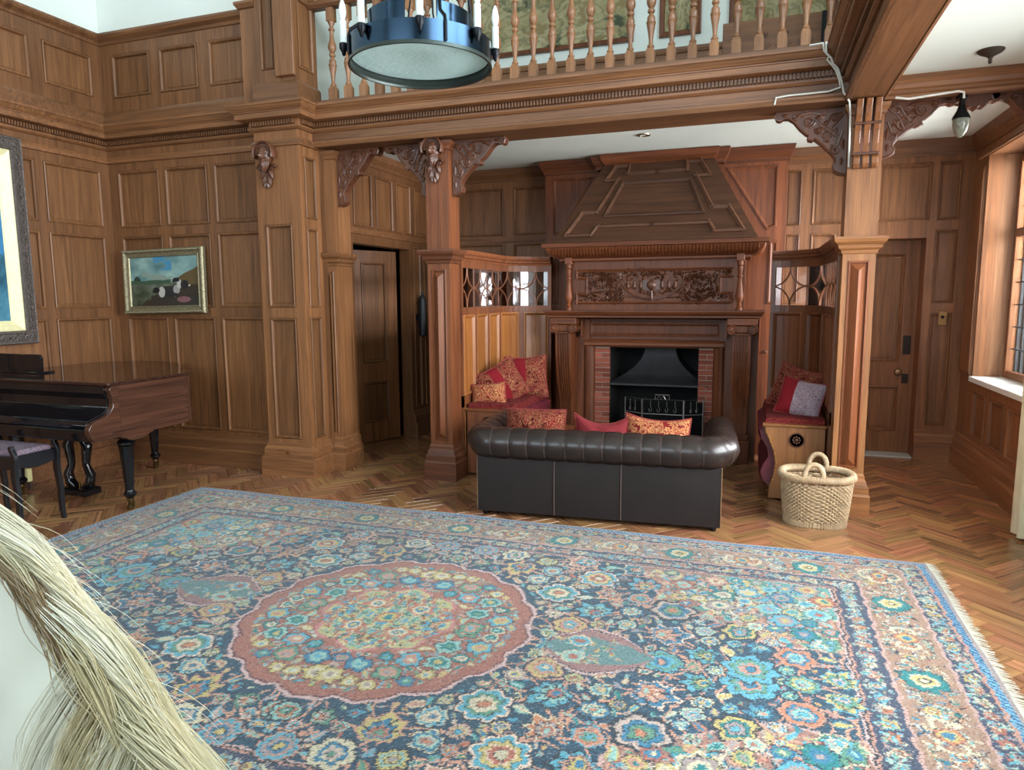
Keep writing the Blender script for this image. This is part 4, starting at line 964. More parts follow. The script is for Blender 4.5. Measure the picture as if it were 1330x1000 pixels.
MB().lathe([(.02, 0), (.042, .012), (.045, .04), (.045, .40), (.03, .44), (.015, .46), (.015, .50)], (-3.48, 6.98, 1.12), 14).build('cylinder', plain('dull_black_tube', (14, 15, 17), .5), ex, 40)
MB().box(-3.55, 6.96, 1.3, -3.50, 7.0, 1.36).build('clip', BLACK, ex)
# ------------------------------------------------------------ chesterfield sofa, its back to the viewer
LEATH = plain('dark_brown_leather', (35, 25, 22), .38, noise=.22, nscale=9, bump=.06, coat=.15)
LEATH2 = plain('smooth_dark_leather', (29, 22, 21), .6, noise=.2, nscale=5, bump=.05, spec=.3)
SEAM = plain('pale_worn_seam', (88, 70, 62), .6)
sofa = thing('chesterfield_sofa', 'dark brown leather chesterfield with rolled pleated top, its back to the carpet', 'sofa', (-1.0, 4.548, .0), R(4.1))
HW, DEP, RR, ZC = .835, .86, .112, .528
path = []
for k in range(41): path.append((-HW, DEP-(DEP-.13)*k/40))
for k in range(1, 13): a = PI+ (PI/2)*k/12; path.append((-HW+.12+.12*math.cos(a), .15+.12*math.sin(a)))
for k in range(1, 91): path.append((-HW+.12+(2*HW-.24)*k/90, .03))
for k in range(1, 13): a = -PI/2+(PI/2)*k/12; path.append((HW-.12+.12*math.cos(a), .15+.12*math.sin(a)))
for k in range(1, 41): path.append((HW, .15+(DEP-.15)*k/40))
acc = [0]
for i in range(1, len(path)): acc.append(acc[-1]+math.dist(path[i], path[i-1]))
tot = acc[-1]; pit = tot/25.0
rg = []; seams = MB()
for i, p in enumerate(path):
    a, b = path[max(i-1, 0)], path[min(i+1, len(path)-1)]; t = Vector((b[0]-a[0], b[1]-a[1], 0)).normalized(); nr = Vector((t.y, -t.x, 0))
    d = abs((acc[i]/pit+.5) % 1-.5)*pit
    pl = math.exp(-(d/.013)**2); r = RR*(1+.012*math.cos(2*PI*acc[i]/pit+PI))-.006*pl
    if i in (0, len(path)-1): r *= .93
    ring = []
    for q in range(20):
        an = 2*PI*q/20; sq = 1.0 if math.sin(an) > -.3 else .94
        ring.append(Vector((p[0], p[1], ZC))+nr*(r*1.02*math.cos(an)*sq)+Vector((0, 0, r*math.sin(an))))
    rg.append(ring)
roll = MB().rings(rg).build('rolled_top', LEATH, sofa, 60, local=True)
sm = MB()
for k in range(1, 25):
    s = pit*k-.0; 
    i = min(range(len(acc)), key=lambda j: abs(acc[j]-s)); p = path[i]; a, b = path[max(i-1, 0)], path[min(i+1, len(path)-1)]
    t = Vector((b[0]-a[0], b[1]-a[1], 0)).normalized(); nr = Vector((t.y, -t.x, 0)); r = RR*.988-.0065
    sm.tube([Vector((p[0], p[1], ZC))+nr*(r*1.02*math.cos(R(q)))+Vector((0, 0, r*math.sin(R(q)))) for q in range(-75, 126, 12)], .0022, 4)
stuff(sm.build('pleat_seams', SEAM, roll, local=True))
# three back panels, side panels, seat
xs = [-HW, -.275, .185, HW]
for i in range(3):
    m = MB(); nx = 10; rg = []
    for k in range(nx+1):
        f = k/nx; x = xs[i]+.002+(xs[i+1]-xs[i]-.004)*f; bl_ = .006*math.sin(PI*f)**.5
        rg.append([(x, .0-bl_*.2, .035), (x, -.004-bl_, .18), (x, -.006-bl_, .34), (x, .0, .46), (x, .10, .46), (x, .10, .035)])
    m.rings(rg).build('back_panel', LEATH2, sofa, 50, local=True)
for x in xs[1:3]: MB().tube([(x, -.006, .04), (x, -.010, .2), (x, -.010, .34), (x, -.004, .44)], .003, 5).build('welt', SEAM, sofa, local=True)
for s in (-1, 1):
    MB().box(s*HW-(.09 if s > 0 else 0), .02, .035, s*HW+(0 if s > 0 else .09), DEP, .47).build('side_panel', LEATH2, sofa, local=True, bevel=.008)
    m = MB()
    for k in range(34): m.ball((s*HW, -.004, .05+.0115*k), .0045, seg=6, rg=4)
    for k in range(34): m.ball((s*(HW+.001), .03, .05+.0115*k), .0045, seg=6, rg=4)
    stuff(m.build('stud_row', plain('dull_brass_studs', (140, 112, 84), .35, .8), sofa, 60, local=True))
MB().box(-HW+.09, .10, .06, HW-.09, DEP-.02, .26).build('seat_base', LEATH2, sofa, local=True, bevel=.01)
for i in range(3):
    x0 = -.735+.49*i; MB().box(x0+.004, .14, .26, x0+.486, DEP+.01, .385).build('seat_cushion', LEATH, sofa, 40, local=True, bevel=.03, seg=3)
MB().box(-.74, .09, .26, .74, .17, .60).build('inner_back', LEATH, sofa, local=True, bevel=.03, seg=3)
for x in (-.79, .79):
    for y in (.05, .80): MB().lathe([(.018, 0), (.024, .012), (.02, .035)], (x, y, 0), 10).build('foot', BLACK, sofa, 40, local=True)

def pillow(name, label, loc, w_, h_, t_, rot, mat, group=None, pinch=.10, sag=0, fringe=None):
    o = thing(name, label, 'cushion', loc, 0, group); o.rotation_euler = tuple(R(a) for a in rot)
    n = 18; front, back = [], []
    for j in range(n+1):
        for i in range(n+1):
            u, v = -1+2*i/n, -1+2*j/n
            k = (1-abs(u)**2.6)*(1-abs(v)**2.6); d = t_/2*max(0, k)**.55
            x = u*w_/2*(1-pinch*(1-abs(v)**2)*.5); z = v*h_/2*(1-pinch*(1-abs(u)**2)*(.5+.5*(v > 0)))
            z -= sag*(1-u*u)*(v > 0)*v
            wr = .006*math.sin(9*u+5*v)*k
            front.append((x, -d+wr, z)); back.append((x, d+wr, z))
    N_ = (n+1)**2; fs = []
    for j in range(n):
        for i in range(n):
            a = j*(n+1)+i; fs.append((a, a+1, a+n+2, a+n+1)); fs.append((N_+a, N_+a+n+1, N_+a+n+2, N_+a+1))
    m = MB(); m.add(front+back, fs); m.build('cover', mat, o, 80, local=True)
    edge = [(i) for i in range(n+1)]+[j*(n+1)+n for j in range(1, n+1)]+[n*(n+1)+i for i in range(n-1, -1, -1)]+[j*(n+1) for j in range(n-1, 0, -1)]
    pts = [front[i] for i in edge]+[front[0]]
    MB().tube(pts, .006, 5, False).build('piping', fringe or plain(name+'_piping', (120, 40, 36), .9), o, 60, local=True)
    return o
REDC = plain('plain_crimson_velvet', (112, 22, 28), .9, noise=.15, nscale=60, bump=.1)
pillow('sofa_cushion', 'red and gold patterned cushion folded over, at the left end of the sofa', (-1.50, 4.83, .60), .44, .26, .17, (-14, 0, 6), DAMASK2, pinch=.05)
pillow('sofa_cushion', 'plain crimson cushion in the middle of the sofa', (-1.00, 4.80, .545), .42, .36, .13, (-16, 0, 3), REDC, pinch=.26, sag=.03)
pillow('sofa_cushion', 'red and gold striped cushion right of the plain crimson one', (-.62, 4.83, .545), .45, .36, .14, (-14, 3, 4), DAMASK3, pinch=.10, sag=.02)
pillow('settle_cushion', 'square cushion with a plain red stripe, rearmost on the left settle', (-2.03, 6.22, .80), .40, .40, .15, (-12, -3, 18), DAMASK, pinch=.12)
pillow('settle_cushion', 'large patterned cushion leaning in the middle of the left settle', (-2.16, 5.93, .765), .42, .38, .16, (-22, -24, 52), DAMASK, pinch=.12)
pillow('settle_cushion', 'small pale gold cushion at the front of the left settle', (-2.20, 5.68, .70), .31, .20, .13, (-20, -6, 10), DAMASK3, pinch=.10)
pillow('settle_cushion', 'dark red cushion at the back of the right settle', (.33, 6.18, .78), .36, .38, .14, (-16, 14, -30), DAMASK2, pinch=.12)
pillow('settle_cushion', 'striped red and lilac cushion leaning by the column on the right settle', (.36, 5.80, .755), .33, .30, .14, (-22, 10, -16), fabric('lilac_damask', [(0, (150, 130, 140)), (.44, (176, 156, 160)), (.5, (120, 92, 108)), (.57, (170, 150, 156))], 26, stripes=(0, -.2, -.045, (126, 26, 34))), pinch=.10)

# ------------------------------------------------------------ grand piano
ROSE = oak('piano_rosewood', (44, 28, 22), (84, 54, 40), 'y', rough=.14, scale=.8, vary=.05, bump=.02)
EBON = plain('ebonised_gloss', (13, 14, 18), .10, spec=.6)
pno = thing('grand_piano', 'dark rosewood grand piano with black fallboard by the left wall', 'piano', (-4.95, 4.2, 0))
ol = [(-5.70, 3.575), (-4.20, 3.575), (-4.20, 4.20), (-4.215, 4.30), (-4.27, 4.385), (-4.38, 4.45), (-4.52, 4.52), (-4.66, 4.63), (-4.78, 4.76), (-4.90, 4.88), (-5.06, 4.96), (-5.28, 4.99), (-5.50, 4.95), (-5.64, 4.84), (-5.70, 4.70)]
MB().prism([(-5.70, 3.64), (-4.20, 3.64)]+ol[2:], .585, .955, 'z').build('case', ROSE, pno, 30, bevel=.005)
def grow(pl, d):
    n = len(pl); out = []
    for i in range(n):
        a, b, c = Vector(pl[i-1]), Vector(pl[i]), Vector(pl[(i+1) % n]); d1 = (b-a).normalized(); d2 = (c-b).normalized(); m = Vector((d1.y, -d1.x))+Vector((d2.y, -d2.x)); m = m*(2/m.length_squared); out.append(tuple(b+m*d))
    return out
MB().prism(grow(ol, .018), .955, .978, 'z').build('lid', oak('piano_lid_gloss', (40, 24, 20), (66, 40, 32), 'x', rough=.08, bump=.0), pno, 30, bevel=.006, seg=2)
MB().prism(grow(ol, .006)[1:], .620, .640, 'z').build('case_bead', ROSE, pno, 30, bevel=.004)
chk = [(3.65, .954), (3.60, .954), (3.585, .945), (3.575, .925), (3.592, .89), (3.60, .855), (3.597, .81), (3.575, .775), (3.53, .745), (3.46, .728), (3.42, .712), (3.398, .68), (3.40, .64), (3.425, .600), (3.44, .585), (3.65, .585)]
for x0, x1 in ((-4.245, -4.198), (-5.705, -5.655)): MB().prism(chk, x0, x1, 'x').build('cheek', ROSE, pno, 30, bevel=.004, seg=2)
fb = [(3.65, .953), (3.578, .953), (3.572, .90), (3.592, .86), (3.588, .80), (3.55, .765), (3.47, .742), (3.43, .728), (3.415, .70), (3.425, .675), (3.65, .675)]
MB().prism(fb, -5.655, -4.245, 'x').build('fallboard', EBON, pno, 30, bevel=.003)
MB().box(-5.655, 3.422, .585, -4.245, 3.60, .672).build('key_slip', EBON, pno, bevel=.008)
rc = .03; dsk = [(-5.76, .985), (-5.265, .985), (-5.262, 1.095)]+[(-5.262-rc+rc*math.cos(R(a)), 1.095+rc*math.sin(R(a))) for a in range(0, 91, 30)]+[(-5.76, 1.125)]
MB().prism(dsk, 3.90, 3.918).build('music_desk', EBON, pno, bevel=.003)
MB().box(-5.66, 3.84, .978, -5.24, 3.99, .992).build('desk_rail', EBON, pno, bevel=.003)
def pleg(x, y, h=.585):
    m = MB(); m.lathe([(.050, h), (.050, h-.012), (.040, h-.02), (.036, h-.045), (.052, h-.06), (.062, h-.075), (.062, h-.088), (.050, h-.10)][::-1], (x, y, 0), 16); 
    m.lathe([(.030, .145), (.054, h-.115), (.058, h-.10)], (x, y, 0), 8, rot=PI/8); m.lathe([(.024, .085), (.030, .095), (.044, .112), (.046, .125), (.034, .138), (.03, .15)], (x, y, 0), 16)
    lg = m.build('leg', EBON, pno, 30)
    m = MB(); m.lathe([(.020, .060), (.024, .075), (.022, .09)], (x, y, 0), 12); c_ = Vector((x+.012, y-.012, .026))
    m.rings([[(c_.x+a, c_.y+.026*math.cos(2*PI*i/14), c_.z+.026*math.sin(2*PI*i/14)) for i in range(14)] for a in (-.010, .010)]); m.box(x-.018, y-.008, .03, x-.006, y+.008, .066); m.box(x+.024, y-.008, .03, x+.034, y+.008, .066)
    m.build('castor', plain('dark_castor_brass', (104, 84, 50), .35, .9), lg, 40, local=True); stuff(lg.children[-1])
for x, y in ((-4.335, 3.80), (-5.50, 3.82), (-5.18, 4.84)): pleg(x, y)
ap = [(-.15, .585), (.15, .585), (.13, .572), (.10, .566), (.085, .55), (.05, .540), (0, .538), (-.05, .540), (-.085, .55), (-.10, .566), (-.13, .572)]
MB().prism([(3.80+a, z) for a, z in ap], -4.36, -4.21, 'x').build('leg_apron', ROSE, pno, bevel=.003)
ly = MB()
for s in (-1, 1):
    p = [(-4.93+s*.05, 3.88, .58), (-4.93+s*.055, 3.88, .50), (-4.93+s*.10, 3.88, .43), (-4.93+s*.085, 3.88, .36), (-4.93+s*.075, 3.88, .28), (-4.93+s*.12, 3.88, .20), (-4.93+s*.10, 3.88, .13), (-4.93+s*.04, 3.88, .09)]
    MB().tube(p, [.026, .028, .040, .034, .028, .036, .038, .028], 8).build('lyre_arm', EBON, pno, 50)
MB().box(-5.07, 3.80, .045, -4.79, 3.95, .10).build('lyre_box', EBON, pno, bevel=.01)
for s in (-1, 1):
    MB().tube([(-4.93+s*.012, 3.88, .10), (-4.93+s*.012, 3.88, .57)], .004, 6).build('pedal_rod', BRASS, pno, 50)
    MB().tube([(-4.93+s*.06, 3.82, .05), (-4.93+s*.06, 3.76, .045), (-4.93+s*.06, 3.70, .035)], [.008, .010, .014], 8, flat=.5).build('pedal', BRASS, pno, 50)

st = thing('piano_stool', 'black stool with sabre legs and faded needlework seat at the piano', 'stool', (-4.9, 3.34, 0))
STB = plain('black_lacquered_wood', (18, 19, 23), .30)
def sabre(x, y):
    p = [(.010, .628), (.0, .634), (-.004, .622), (.004, .60), (.018, .575), (.022, .53), (.010, .47), (.006, .40), (.016, .32), (.026, .24), (.022, .15), (.024, .07), (.036, 0)]
    # width falls towards the foot; flat curved board seen from the front
    W_ = [.016, .026, .034, .038, .038, .040, .046, .048, .044, .040, .036, .034, .026]
    rg = [[(x+a-w_/2, y-.014, z), (x+a+w_/2, y-.014, z), (x+a+w_/2, y+.014, z), (x+a-w_/2, y+.014, z)] for (a, z), w_ in zip([(a, z*.915) for a, z in p], W_)]
    MB().rings(rg).build('leg', STB, st, 40, bevel=.004)
for x in (-4.655, -5.22):
    for y in (3.19, 3.49): sabre(x, y)
MB().prism([(3.19, .408), (3.22, .426), (3.28, .414), (3.34, .405), (3.40, .414), (3.46, .426), (3.49, .408), (3.49, .508), (3.19, .508)], -4.668, -4.642, 'x').build('apron', STB, st, bevel=.003)
MB().prism([(3.19, .408), (3.22, .426), (3.28, .414), (3.34, .405), (3.40, .414), (3.46, .426), (3.49, .408), (3.49, .508), (3.19, .508)], -5.232, -5.206, 'x').build('apron', STB, st, bevel=.003)
for y in (3.18, 3.48): MB().box(-5.22, y, .416, -4.655, y+.02, .508).build('rail', STB, st, bevel=.003)
MB().box(-5.21, 3.20, .498, -4.665, 3.48, .540).build('seat', fabric('faded_needlework', [(0, (70, 62, 78)), (.42, (128, 118, 130)), (.5, (120, 84, 92)), (.57, (142, 134, 142)), (.64, (80, 84, 96))], 40), st, bevel=.018, seg=3)
so = thing('floor_socket', 'cream electric socket box on the floor beneath the piano', 'socket', (-5.56, 3.9, 0))
MB().box(-5.74, 3.95, .06, -5.60, 3.99, .17).build('case', plain('cream_plastic', (206, 198, 140), .5), so, bevel=.006); MB().box(-5.69, 3.92, .09, -5.64, 3.95, .14).build('plug', BLACK, so, bevel=.008)
MB().box(-5.745, 3.96, 0, -5.60, 3.985, .06).build('back_box', plain('dark_wood_pad', (60, 40, 28), .6), so)

# ------------------------------------------------------------ wicker basket
WICK = oak('pale_wicker', (138, 114, 86), (176, 150, 118), 'z', rough=.6, vary=.08)
WICK2 = plain('straw_strand', (170, 146, 114), .65, noise=.25, nscale=40)
bk = thing('wicker_basket', 'pale wicker log basket with two looped handles, before the right column', 'basket', (.435, 5.06, 0))
def sup(a, ax, ay, e=2.6):
    c, s = math.cos(a), math.sin(a); return (ax*abs(c)**(2/e)*(1 if c >= 0 else -1), ay*abs(s)**(2/e)*(1 if s >= 0 else -1))
def bshape(z): f = z/.345; return .186+.038*f**.8, .150+.032*f**.8
NST = 34
m = MB()
for row in range(21):
    z = .045+row*.0125; ax, ay = bshape(z); pts = []
    nn = NST*4
    for i in range(nn+1):
        a = 2*PI*i/nn; ph = (i/nn*NST+row*.5)*2*PI; r = .0085*math.cos(ph)
        x, y = sup(a, ax+r, ay+r); pts.append((x, y, z+.0015*math.sin(ph*1.3)))
    m.tube(pts, .0068, 5, False)
weave = stuff(m.build('weave', WICK2, bk, 60, local=True))
m = MB(); 
for z, r in ((.012, .013), (.028, .011)):
    ax, ay = bshape(z); m.tube([(*sup(2*PI*i/72, ax, ay), z) for i in range(73)], r, 6, False)
for i in range(90):
    a = 2*PI*i/90; ax, ay = bshape(.02); x, y = sup(a, ax+.012, ay+.012); m.tube([(x*.99, y*.99, .002), (x, y, .02), (x*.995, y*.995, .042)], .005, 4)
stuff(m.build('foot_band', WICK2, bk, 60, local=True))
m = MB(); ax, ay = bshape(.345)
rim = [(*sup(2*PI*i/80, ax, ay), .335) for i in range(81)]; m.tube(rim, .024, 10, False); rimo = m.build('rim', WICK, bk, 60, local=True)
m = MB()
for i in range(150):
    a = 2*PI*i/150; x, y = sup(a, ax, ay); nx, ny = x/math.hypot(x, y), y/math.hypot(x, y)
    m.tube([(x+nx*.0245*math.cos(t)+.002*math.sin(t), y+ny*.0245*math.cos(t), .335+.0245*math.sin(t)) for t in [R(q) for q in range(-100, 190, 36)]], .0035, 4)
stuff(m.build('rim_binding', WICK2, rimo, 60, local=True))
m = MB()
for i in range(NST):
    a = 2*PI*i/NST; z = .30; a2, b2 = bshape(.30); x, y = sup(a, a2+.004, b2+.004); x2, y2 = sup(a+.10, ax+.004, ay+.004); m.tube([(x, y, .285), (x2, y2, .318)], .0045, 4)
stuff(m.build('upper_twist', WICK2, bk, 60, local=True))
for s in (-1, 1):
    hx = .0; y0 = s*ay
    pts = [(hx+(-.048 if k == 0 else .048)*1, y0, .33) for k in (0,)]
    pts = [(-.058*math.cos(PI*k/14)+(.02 if s > 0 else -.03), y0*.96+s*.0, .345+.095*math.sin(PI*k/14)**.8) for k in range(15)]
    h = MB().tube(pts, .015, 8).build('handle', WICK, bk, 60, local=True)
    m = MB()
    for k in range(1, 60):
        f = k/60*14; i = int(f); p = Vector(pts[i]).lerp(Vector(pts[i+1]), f-i); t = (Vector(pts[i+1])-Vector(pts[i])).normalized(); u = Vector((0, 1, 0)); v = t.cross(u)
        m.tube([p+u*.0155*math.cos(q)+v*.0155*math.sin(q)+t*.003*math.sin(q) for q in [2*PI*j/7 for j in range(8)]], .0028, 4, False)
    stuff(m.build('handle_binding', WICK2, h, 60, local=True))
m = MB(); a2, b2 = bshape(.2); m.lathe([(1, .24), (.001, .245)], (0, 0, 0), 24, a2*.9, b2*.9); m.lathe([(1, .012), (.001, .014)], (0, 0, 0), 24, .16, .13)
m.build('inner_floor', plain('dark_basket_inside', (70, 50, 34), .8, noise=.3), bk, local=True); stuff(bk.children[-1])
rb = random.Random(11); m = MB()
for k in range(46):
    x, y = rb.uniform(-.14, .14), rb.uniform(-.10, .10); an = rb.uniform(0, PI); l = rb.uniform(.05, .10); z = .262+rb.uniform(0, .025)
    m.tube([(x-l*math.cos(an), y-l*.7*math.sin(an), z), (x, y, z+.012), (x+l*math.cos(an), y+l*.7*math.sin(an), z+rb.uniform(-.01, .02))], rb.uniform(.004, .009), 5)
stuff(m.build('kindling', plain('brown_kindling', (112, 82, 58), .8, noise=.35, nscale=30), bk, local=True))

# ------------------------------------------------------------ chandelier
IRON = plain('blued_steel_band', (52, 70, 88), .2, 1.0)
DIRON = plain('dark_iron_rim', (24, 26, 30), .4, .7)
chd = thing('ring_chandelier', 'blued steel ring chandelier with rippled glass base and candle lamps', 'chandelier', (-1.675, 3.40, 2.775))
CR = .365
def ring_(z0, z1, r0, r1, th=.006, seg=64, a0=0, a1=2*PI):
    n = seg; full = abs(a1-a0-2*PI) < 1e-6; rg = []
    for i in range(n+1):
        a = a0+(a1-a0)*i/n; c, s = math.cos(a), math.sin(a); rg.append([(r0*c, r0*s, z0), (r1*c, r1*s, z1), ((r1-th)*c, (r1-th)*s, z1), ((r0-th)*c, (r0-th)*s, z0)])
    return MB().rings(rg, True, (not full, not full))
ring_(-.048, .062, CR, CR).build('drum_band', IRON, chd, 40, local=True)
MB().rings([[(r*math.cos(2*PI*i/64), r*math.sin(2*PI*i/64), z) for r, z in ((CR+.002, -.046), (CR+.003, -.052), (CR-.008, -.052), (CR-.012, -.040), (CR-.009, -.034), (CR-.009, -.012), (CR-.014, -.008), (CR-.014, .002), (CR-.006, .002))] for i in range(65)], True, (False, False)).build('rim', plain('olive_black_rim', (58, 66, 62), .35, .6), chd, 40, local=True)
gm, nt, N, L, b = newmat('rippled_frosted_glass')
b.inputs['Base Color'].default_value = (*s2l((196, 210, 204)), 1); b.inputs['Roughness'].default_value = .12
tl = N.new('ShaderNodeBsdfTranslucent'); tl.inputs[0].default_value = (*s2l((214, 232, 226)), 1); ms = N.new('ShaderNodeMixShader'); ms.inputs[0].default_value = .55
L.new(b.outputs[0], ms.inputs[1]); L.new(tl.outputs[0], ms.inputs[2]); L.new(ms.outputs[0], N['Material Output'].inputs[0])
tc = N.new('ShaderNodeTexCoord'); nz = N.new('ShaderNodeTexNoise'); nz.inputs['Scale'].default_value = 30; mp = N.new('ShaderNodeMapping'); mp.inputs['Scale'].default_value = (1, 2.6, 1); mp.inputs['Rotation'].default_value = (0, 0, R(-25)); bp = N.new('ShaderNodeBump'); bp.inputs['Strength'].default_value = 1; bp.inputs['Distance'].default_value = .02
L.new(tc.outputs['Object'], mp.inputs[0]); L.new(mp.outputs[0], nz.inputs['Vector']); L.new(nz.outputs['Fac'], bp.inputs['Height']); L.new(bp.outputs['Normal'], b.inputs['Normal'])
MB().add([((CR-.013)*math.cos(2*PI*i/64), (CR-.013)*math.sin(2*PI*i/64), -.004) for i in range(64)], [tuple(range(64))]).build('glass_disc', gm, chd, 40, local=True)
CAND = plain('cream_candle_sleeve', (226, 232, 228), .5); BULB = plain('frosted_bulb', (236, 240, 238), .25)
for k in range(8):
    a = 2*PI*k/8+R(-63.8); c, s = math.cos(a), math.sin(a); rr = CR+.022
    sl = MB().lathe([(.0165, .02), (.0165, .135), (.010, .138)], (rr*c, rr*s, .03), 14).build('candle_sleeve', CAND, chd, 40, local=True)
    MB().lathe([(.010, .138), (.017, .16), (.019, .18), (.015, .21), (.007, .232), (.001, .242)], (rr*c, rr*s, .03), 14).build('bulb', BULB, sl, 60, local=True)
    MB().lathe([(.004, -.035), (.008, -.03), (.012, -.015), (.021, .0), (.022, .024), (.018, .028)], (rr*c, rr*s, .03), 12).build('candle_cup', DIRON, sl, 40, local=True)
    MB().tube([((CR-.01)*c, (CR-.01)*s, .05), (rr*c, rr*s, .02)], .008, 6).build('bracket', DIRON, sl, local=True)
# upper crown of curved strips on four rods
for k in range(4):
    a = 2*PI*k/4+R(-18); ring_(.085, .185, CR*.74, CR*.74, .004, 12, a-.5, a+.5).build('crown_strip', IRON, chd, 40, local=True)
    a = 2*PI*k/4+R(-45); c, s = math.cos(a), math.sin(a); MB().tube([(CR*1.012*c, CR*1.012*s, -.03), (CR*1.012*c, CR*1.012*s, .05), (CR*.98*c, CR*.98*s, .085), (CR*.82*c, CR*.82*s, .13), (CR*.72*c, CR*.72*s, .40), (CR*.3*c, CR*.3*s, .62), (.02*c, .02*s, .70)], .009, 8).build('rod', DIRON, chd, 50, local=True)
m = MB()
for k in range(5): m.tube([(.03*k-.06, .02, .66), (.05*k-.08, .0, .42), (.07*k-.15, .03, .22), (.09*k-.2, .08, .06)], .005, 5)
stuff(m.build('flex', BLACK, chd, 50, local=True)); MB().tube([(0, 0, .68), (0, 0, 3.5)], .012, 8).build('suspension_rod', DIRON, chd, 50, local=True)
MB().lathe([(.06, 3.40), (.09, 3.49), (.09, 3.52)], (0, 0, 0), 16).build('ceiling_rose', DIRON, chd, 40, local=True)
# pendant lamp under the arch
pl = thing('pendant_lamp', 'small acorn glass pendant lamp hanging from the arch by the window', 'lamp', (1.185, 5.25, 2.62))
MB().lathe([(.003, -.085), (.018, -.077), (.036, -.048), (.046, -.010), (.048, .018), (.043, .036)], (0, 0, 0), 20).build('shade', plain('ribbed_grey_glass', (118, 120, 106), .12, noise=.3, nscale=40, bump=.4), pl, 60, local=True)
MB().lathe([(.052, .030), (.048, .044), (.030, .075), (.022, .10), (.016, .115), (.016, .15), (.03, .155), (.03, .17)], (0, 0, 0), 16).build('gallery_cap', BLACK, pl, 40, local=True)
MB().tube([(0, 0, .17), (.0, .03, .19), (.0, .07, .19)], .012, 8).build('hook', BLACK, pl, 50, local=True)
cr_ = thing('ceiling_plate', 'dark round ceiling plate with a short stub, no lamp, by the window', 'fitting', (1.215, 4.835, 2.93))
MB().lathe([(.004, -.075), (.010, -.07), (.010, -.045), (.02, -.035), (.055, -.018), (.068, -.006), (.068, 0)], (0, 0, 0), 20).build('plate', plain('bronze_plate', (66, 58, 50), .45, .6), cr_, 40, local=True)
dl = thing('downlight', 'small recessed spot in the ceiling before the chimney hood', 'spotlight', (-.963, 6.237, 2.93))
MB().lathe([(.030, .0), (.034, -.008), (.058, -.007), (.060, 0)], (0, 0, 0), 20).build('bezel', plain('brushed_brass_bezel', (160, 150, 120), .3, .9), dl, 40, local=True); MB().lathe([(.001, -.004), (.03, -.003), (.03, 0)], (0, 0, 0), 14).build('lens', BULB, dl, 40, local=True)
# cables
CABL = plain('white_flex', (214, 214, 204), .5)
c1 = thing('cable_run', 'pale cables drooping from the gallery corner down to the brackets', 'cable', (.5, 5.15, 3.0))
MB().tube([(.27, 5.06, 3.138), (.345, 5.030, 3.134), (.352, 5.032, 3.09), (.385, 5.065, 3.06), (.375, 5.060, 3.04), (.41, 5.09, 3.01), (.435, 5.115, 2.985), (.46, 5.14, 2.93), (.47, 5.168, 2.89), (.40, 5.178, 2.875), (.15, 5.178, 2.872), (.08, 5.178, 2.865), (.072, 5.178, 2.82)], .0065, 6).build('strand', CABL, c1, 60)
MB().tube([(.36, 5.06, 3.14), (.362, 5.020, 3.134), (.365, 5.024, 3.07), (.395, 5.055, 3.05), (.41, 5.07, 3.02), (.445, 5.105, 2.99), (.475, 5.14, 2.92), (.49, 5.165, 2.86), (.53, 5.182, 2.80), (.545, 5.24, 2.74), (.556, 5.282, 2.40)], .0065, 6).build('strand', CABL, c1, 60)
tag(MB().tube([(.80, 5.205, 2.805), (.88, 5.205, 2.79), (1.0, 5.205, 2.80), (1.15, 5.205, 2.81), (1.18, 5.205, 2.80), (1.185, 5.22, 2.77)], .008, 6).build('lamp_cable', CABL, None, 60), 'white cable along the cross beam to the pendant lamp', 'cable')
# curtain at the bay
cu = thing('curtain', 'cream floor-length curtain hanging beside the window bay', 'curtain', (1.72, 5.15, 0)); rg = []
for k in range(12):
    z = .02+(2.66-.02)*k/11; ring = []
    for i in range(40):
        a = 2*PI*i/40; f = 1+.22*math.cos(9*a+.3*math.sin(k*.4)); s_ = .9 if k < 9 else .9-.1*(k-8)
        ring.append((1.705+.090*math.cos(a)*f*s_, 5.11+.17*math.sin(a)*f*s_, z))
    rg.append(ring)
MB().rings(rg).build('drape', plain('cream_curtain_cloth', (214, 206, 174), .9, noise=.06, nscale=8), cu, 70)
MB().tube([(1.74, 4.6, 2.69), (1.74, 7.0, 2.69)], .014, 8).build('curtain_pole', OAKY, cu, 50)
# ------------------------------------------------------------ woven and painted colour
def setcol(o, arr):
    ca = o.data.color_attributes.new('tint', 'FLOAT_COLOR', 'POINT')
    n = arr.shape[0]*arr.shape[1]; a = np.ones((n, 4), dtype=np.float32); v = np.clip(arr.reshape(n, 3)/255., 0, 1)
    a[:, :3] = np.where(v <= .04045, v/12.92, ((v+.055)/1.055)**2.4); ca.data.foreach_set('color', a.ravel())
def gridmesh(name, nx, ny, fx, mat, parent=None, label=None):
    """nx*ny grid of points; fx(U, V) gives the three coordinate arrays"""
    U, V = np.meshgrid(np.linspace(0, 1, nx), np.linspace(0, 1, ny)); X, Y, Z = fx(U, V)
    co = np.stack([X, Y, Z], -1).reshape(-1, 3).astype(np.float32); me = bpy.data.meshes.new(name)
    a = (np.arange(ny-1)[:, None]*nx+np.arange(nx-1)[None, :]).ravel(); q = np.stack([a, a+1, a+nx+1, a+nx], -1).astype(np.int32)
    me.vertices.add(nx*ny); me.vertices.foreach_set('co', co.ravel()); me.loops.add(q.size); me.loops.foreach_set('vertex_index', q.ravel())
    me.polygons.add(len(q)); me.polygons.foreach_set('loop_start', np.arange(0, q.size, 4, dtype=np.int32)); me.update(calc_edges=True)
    o = bpy.data.objects.new(name, me); COL.objects.link(o); me.materials.append(mat)
    if parent: o.parent = parent; o.matrix_parent_inverse = PM.get(parent.name, Matrix.Identity(4)).inverted()
    return o
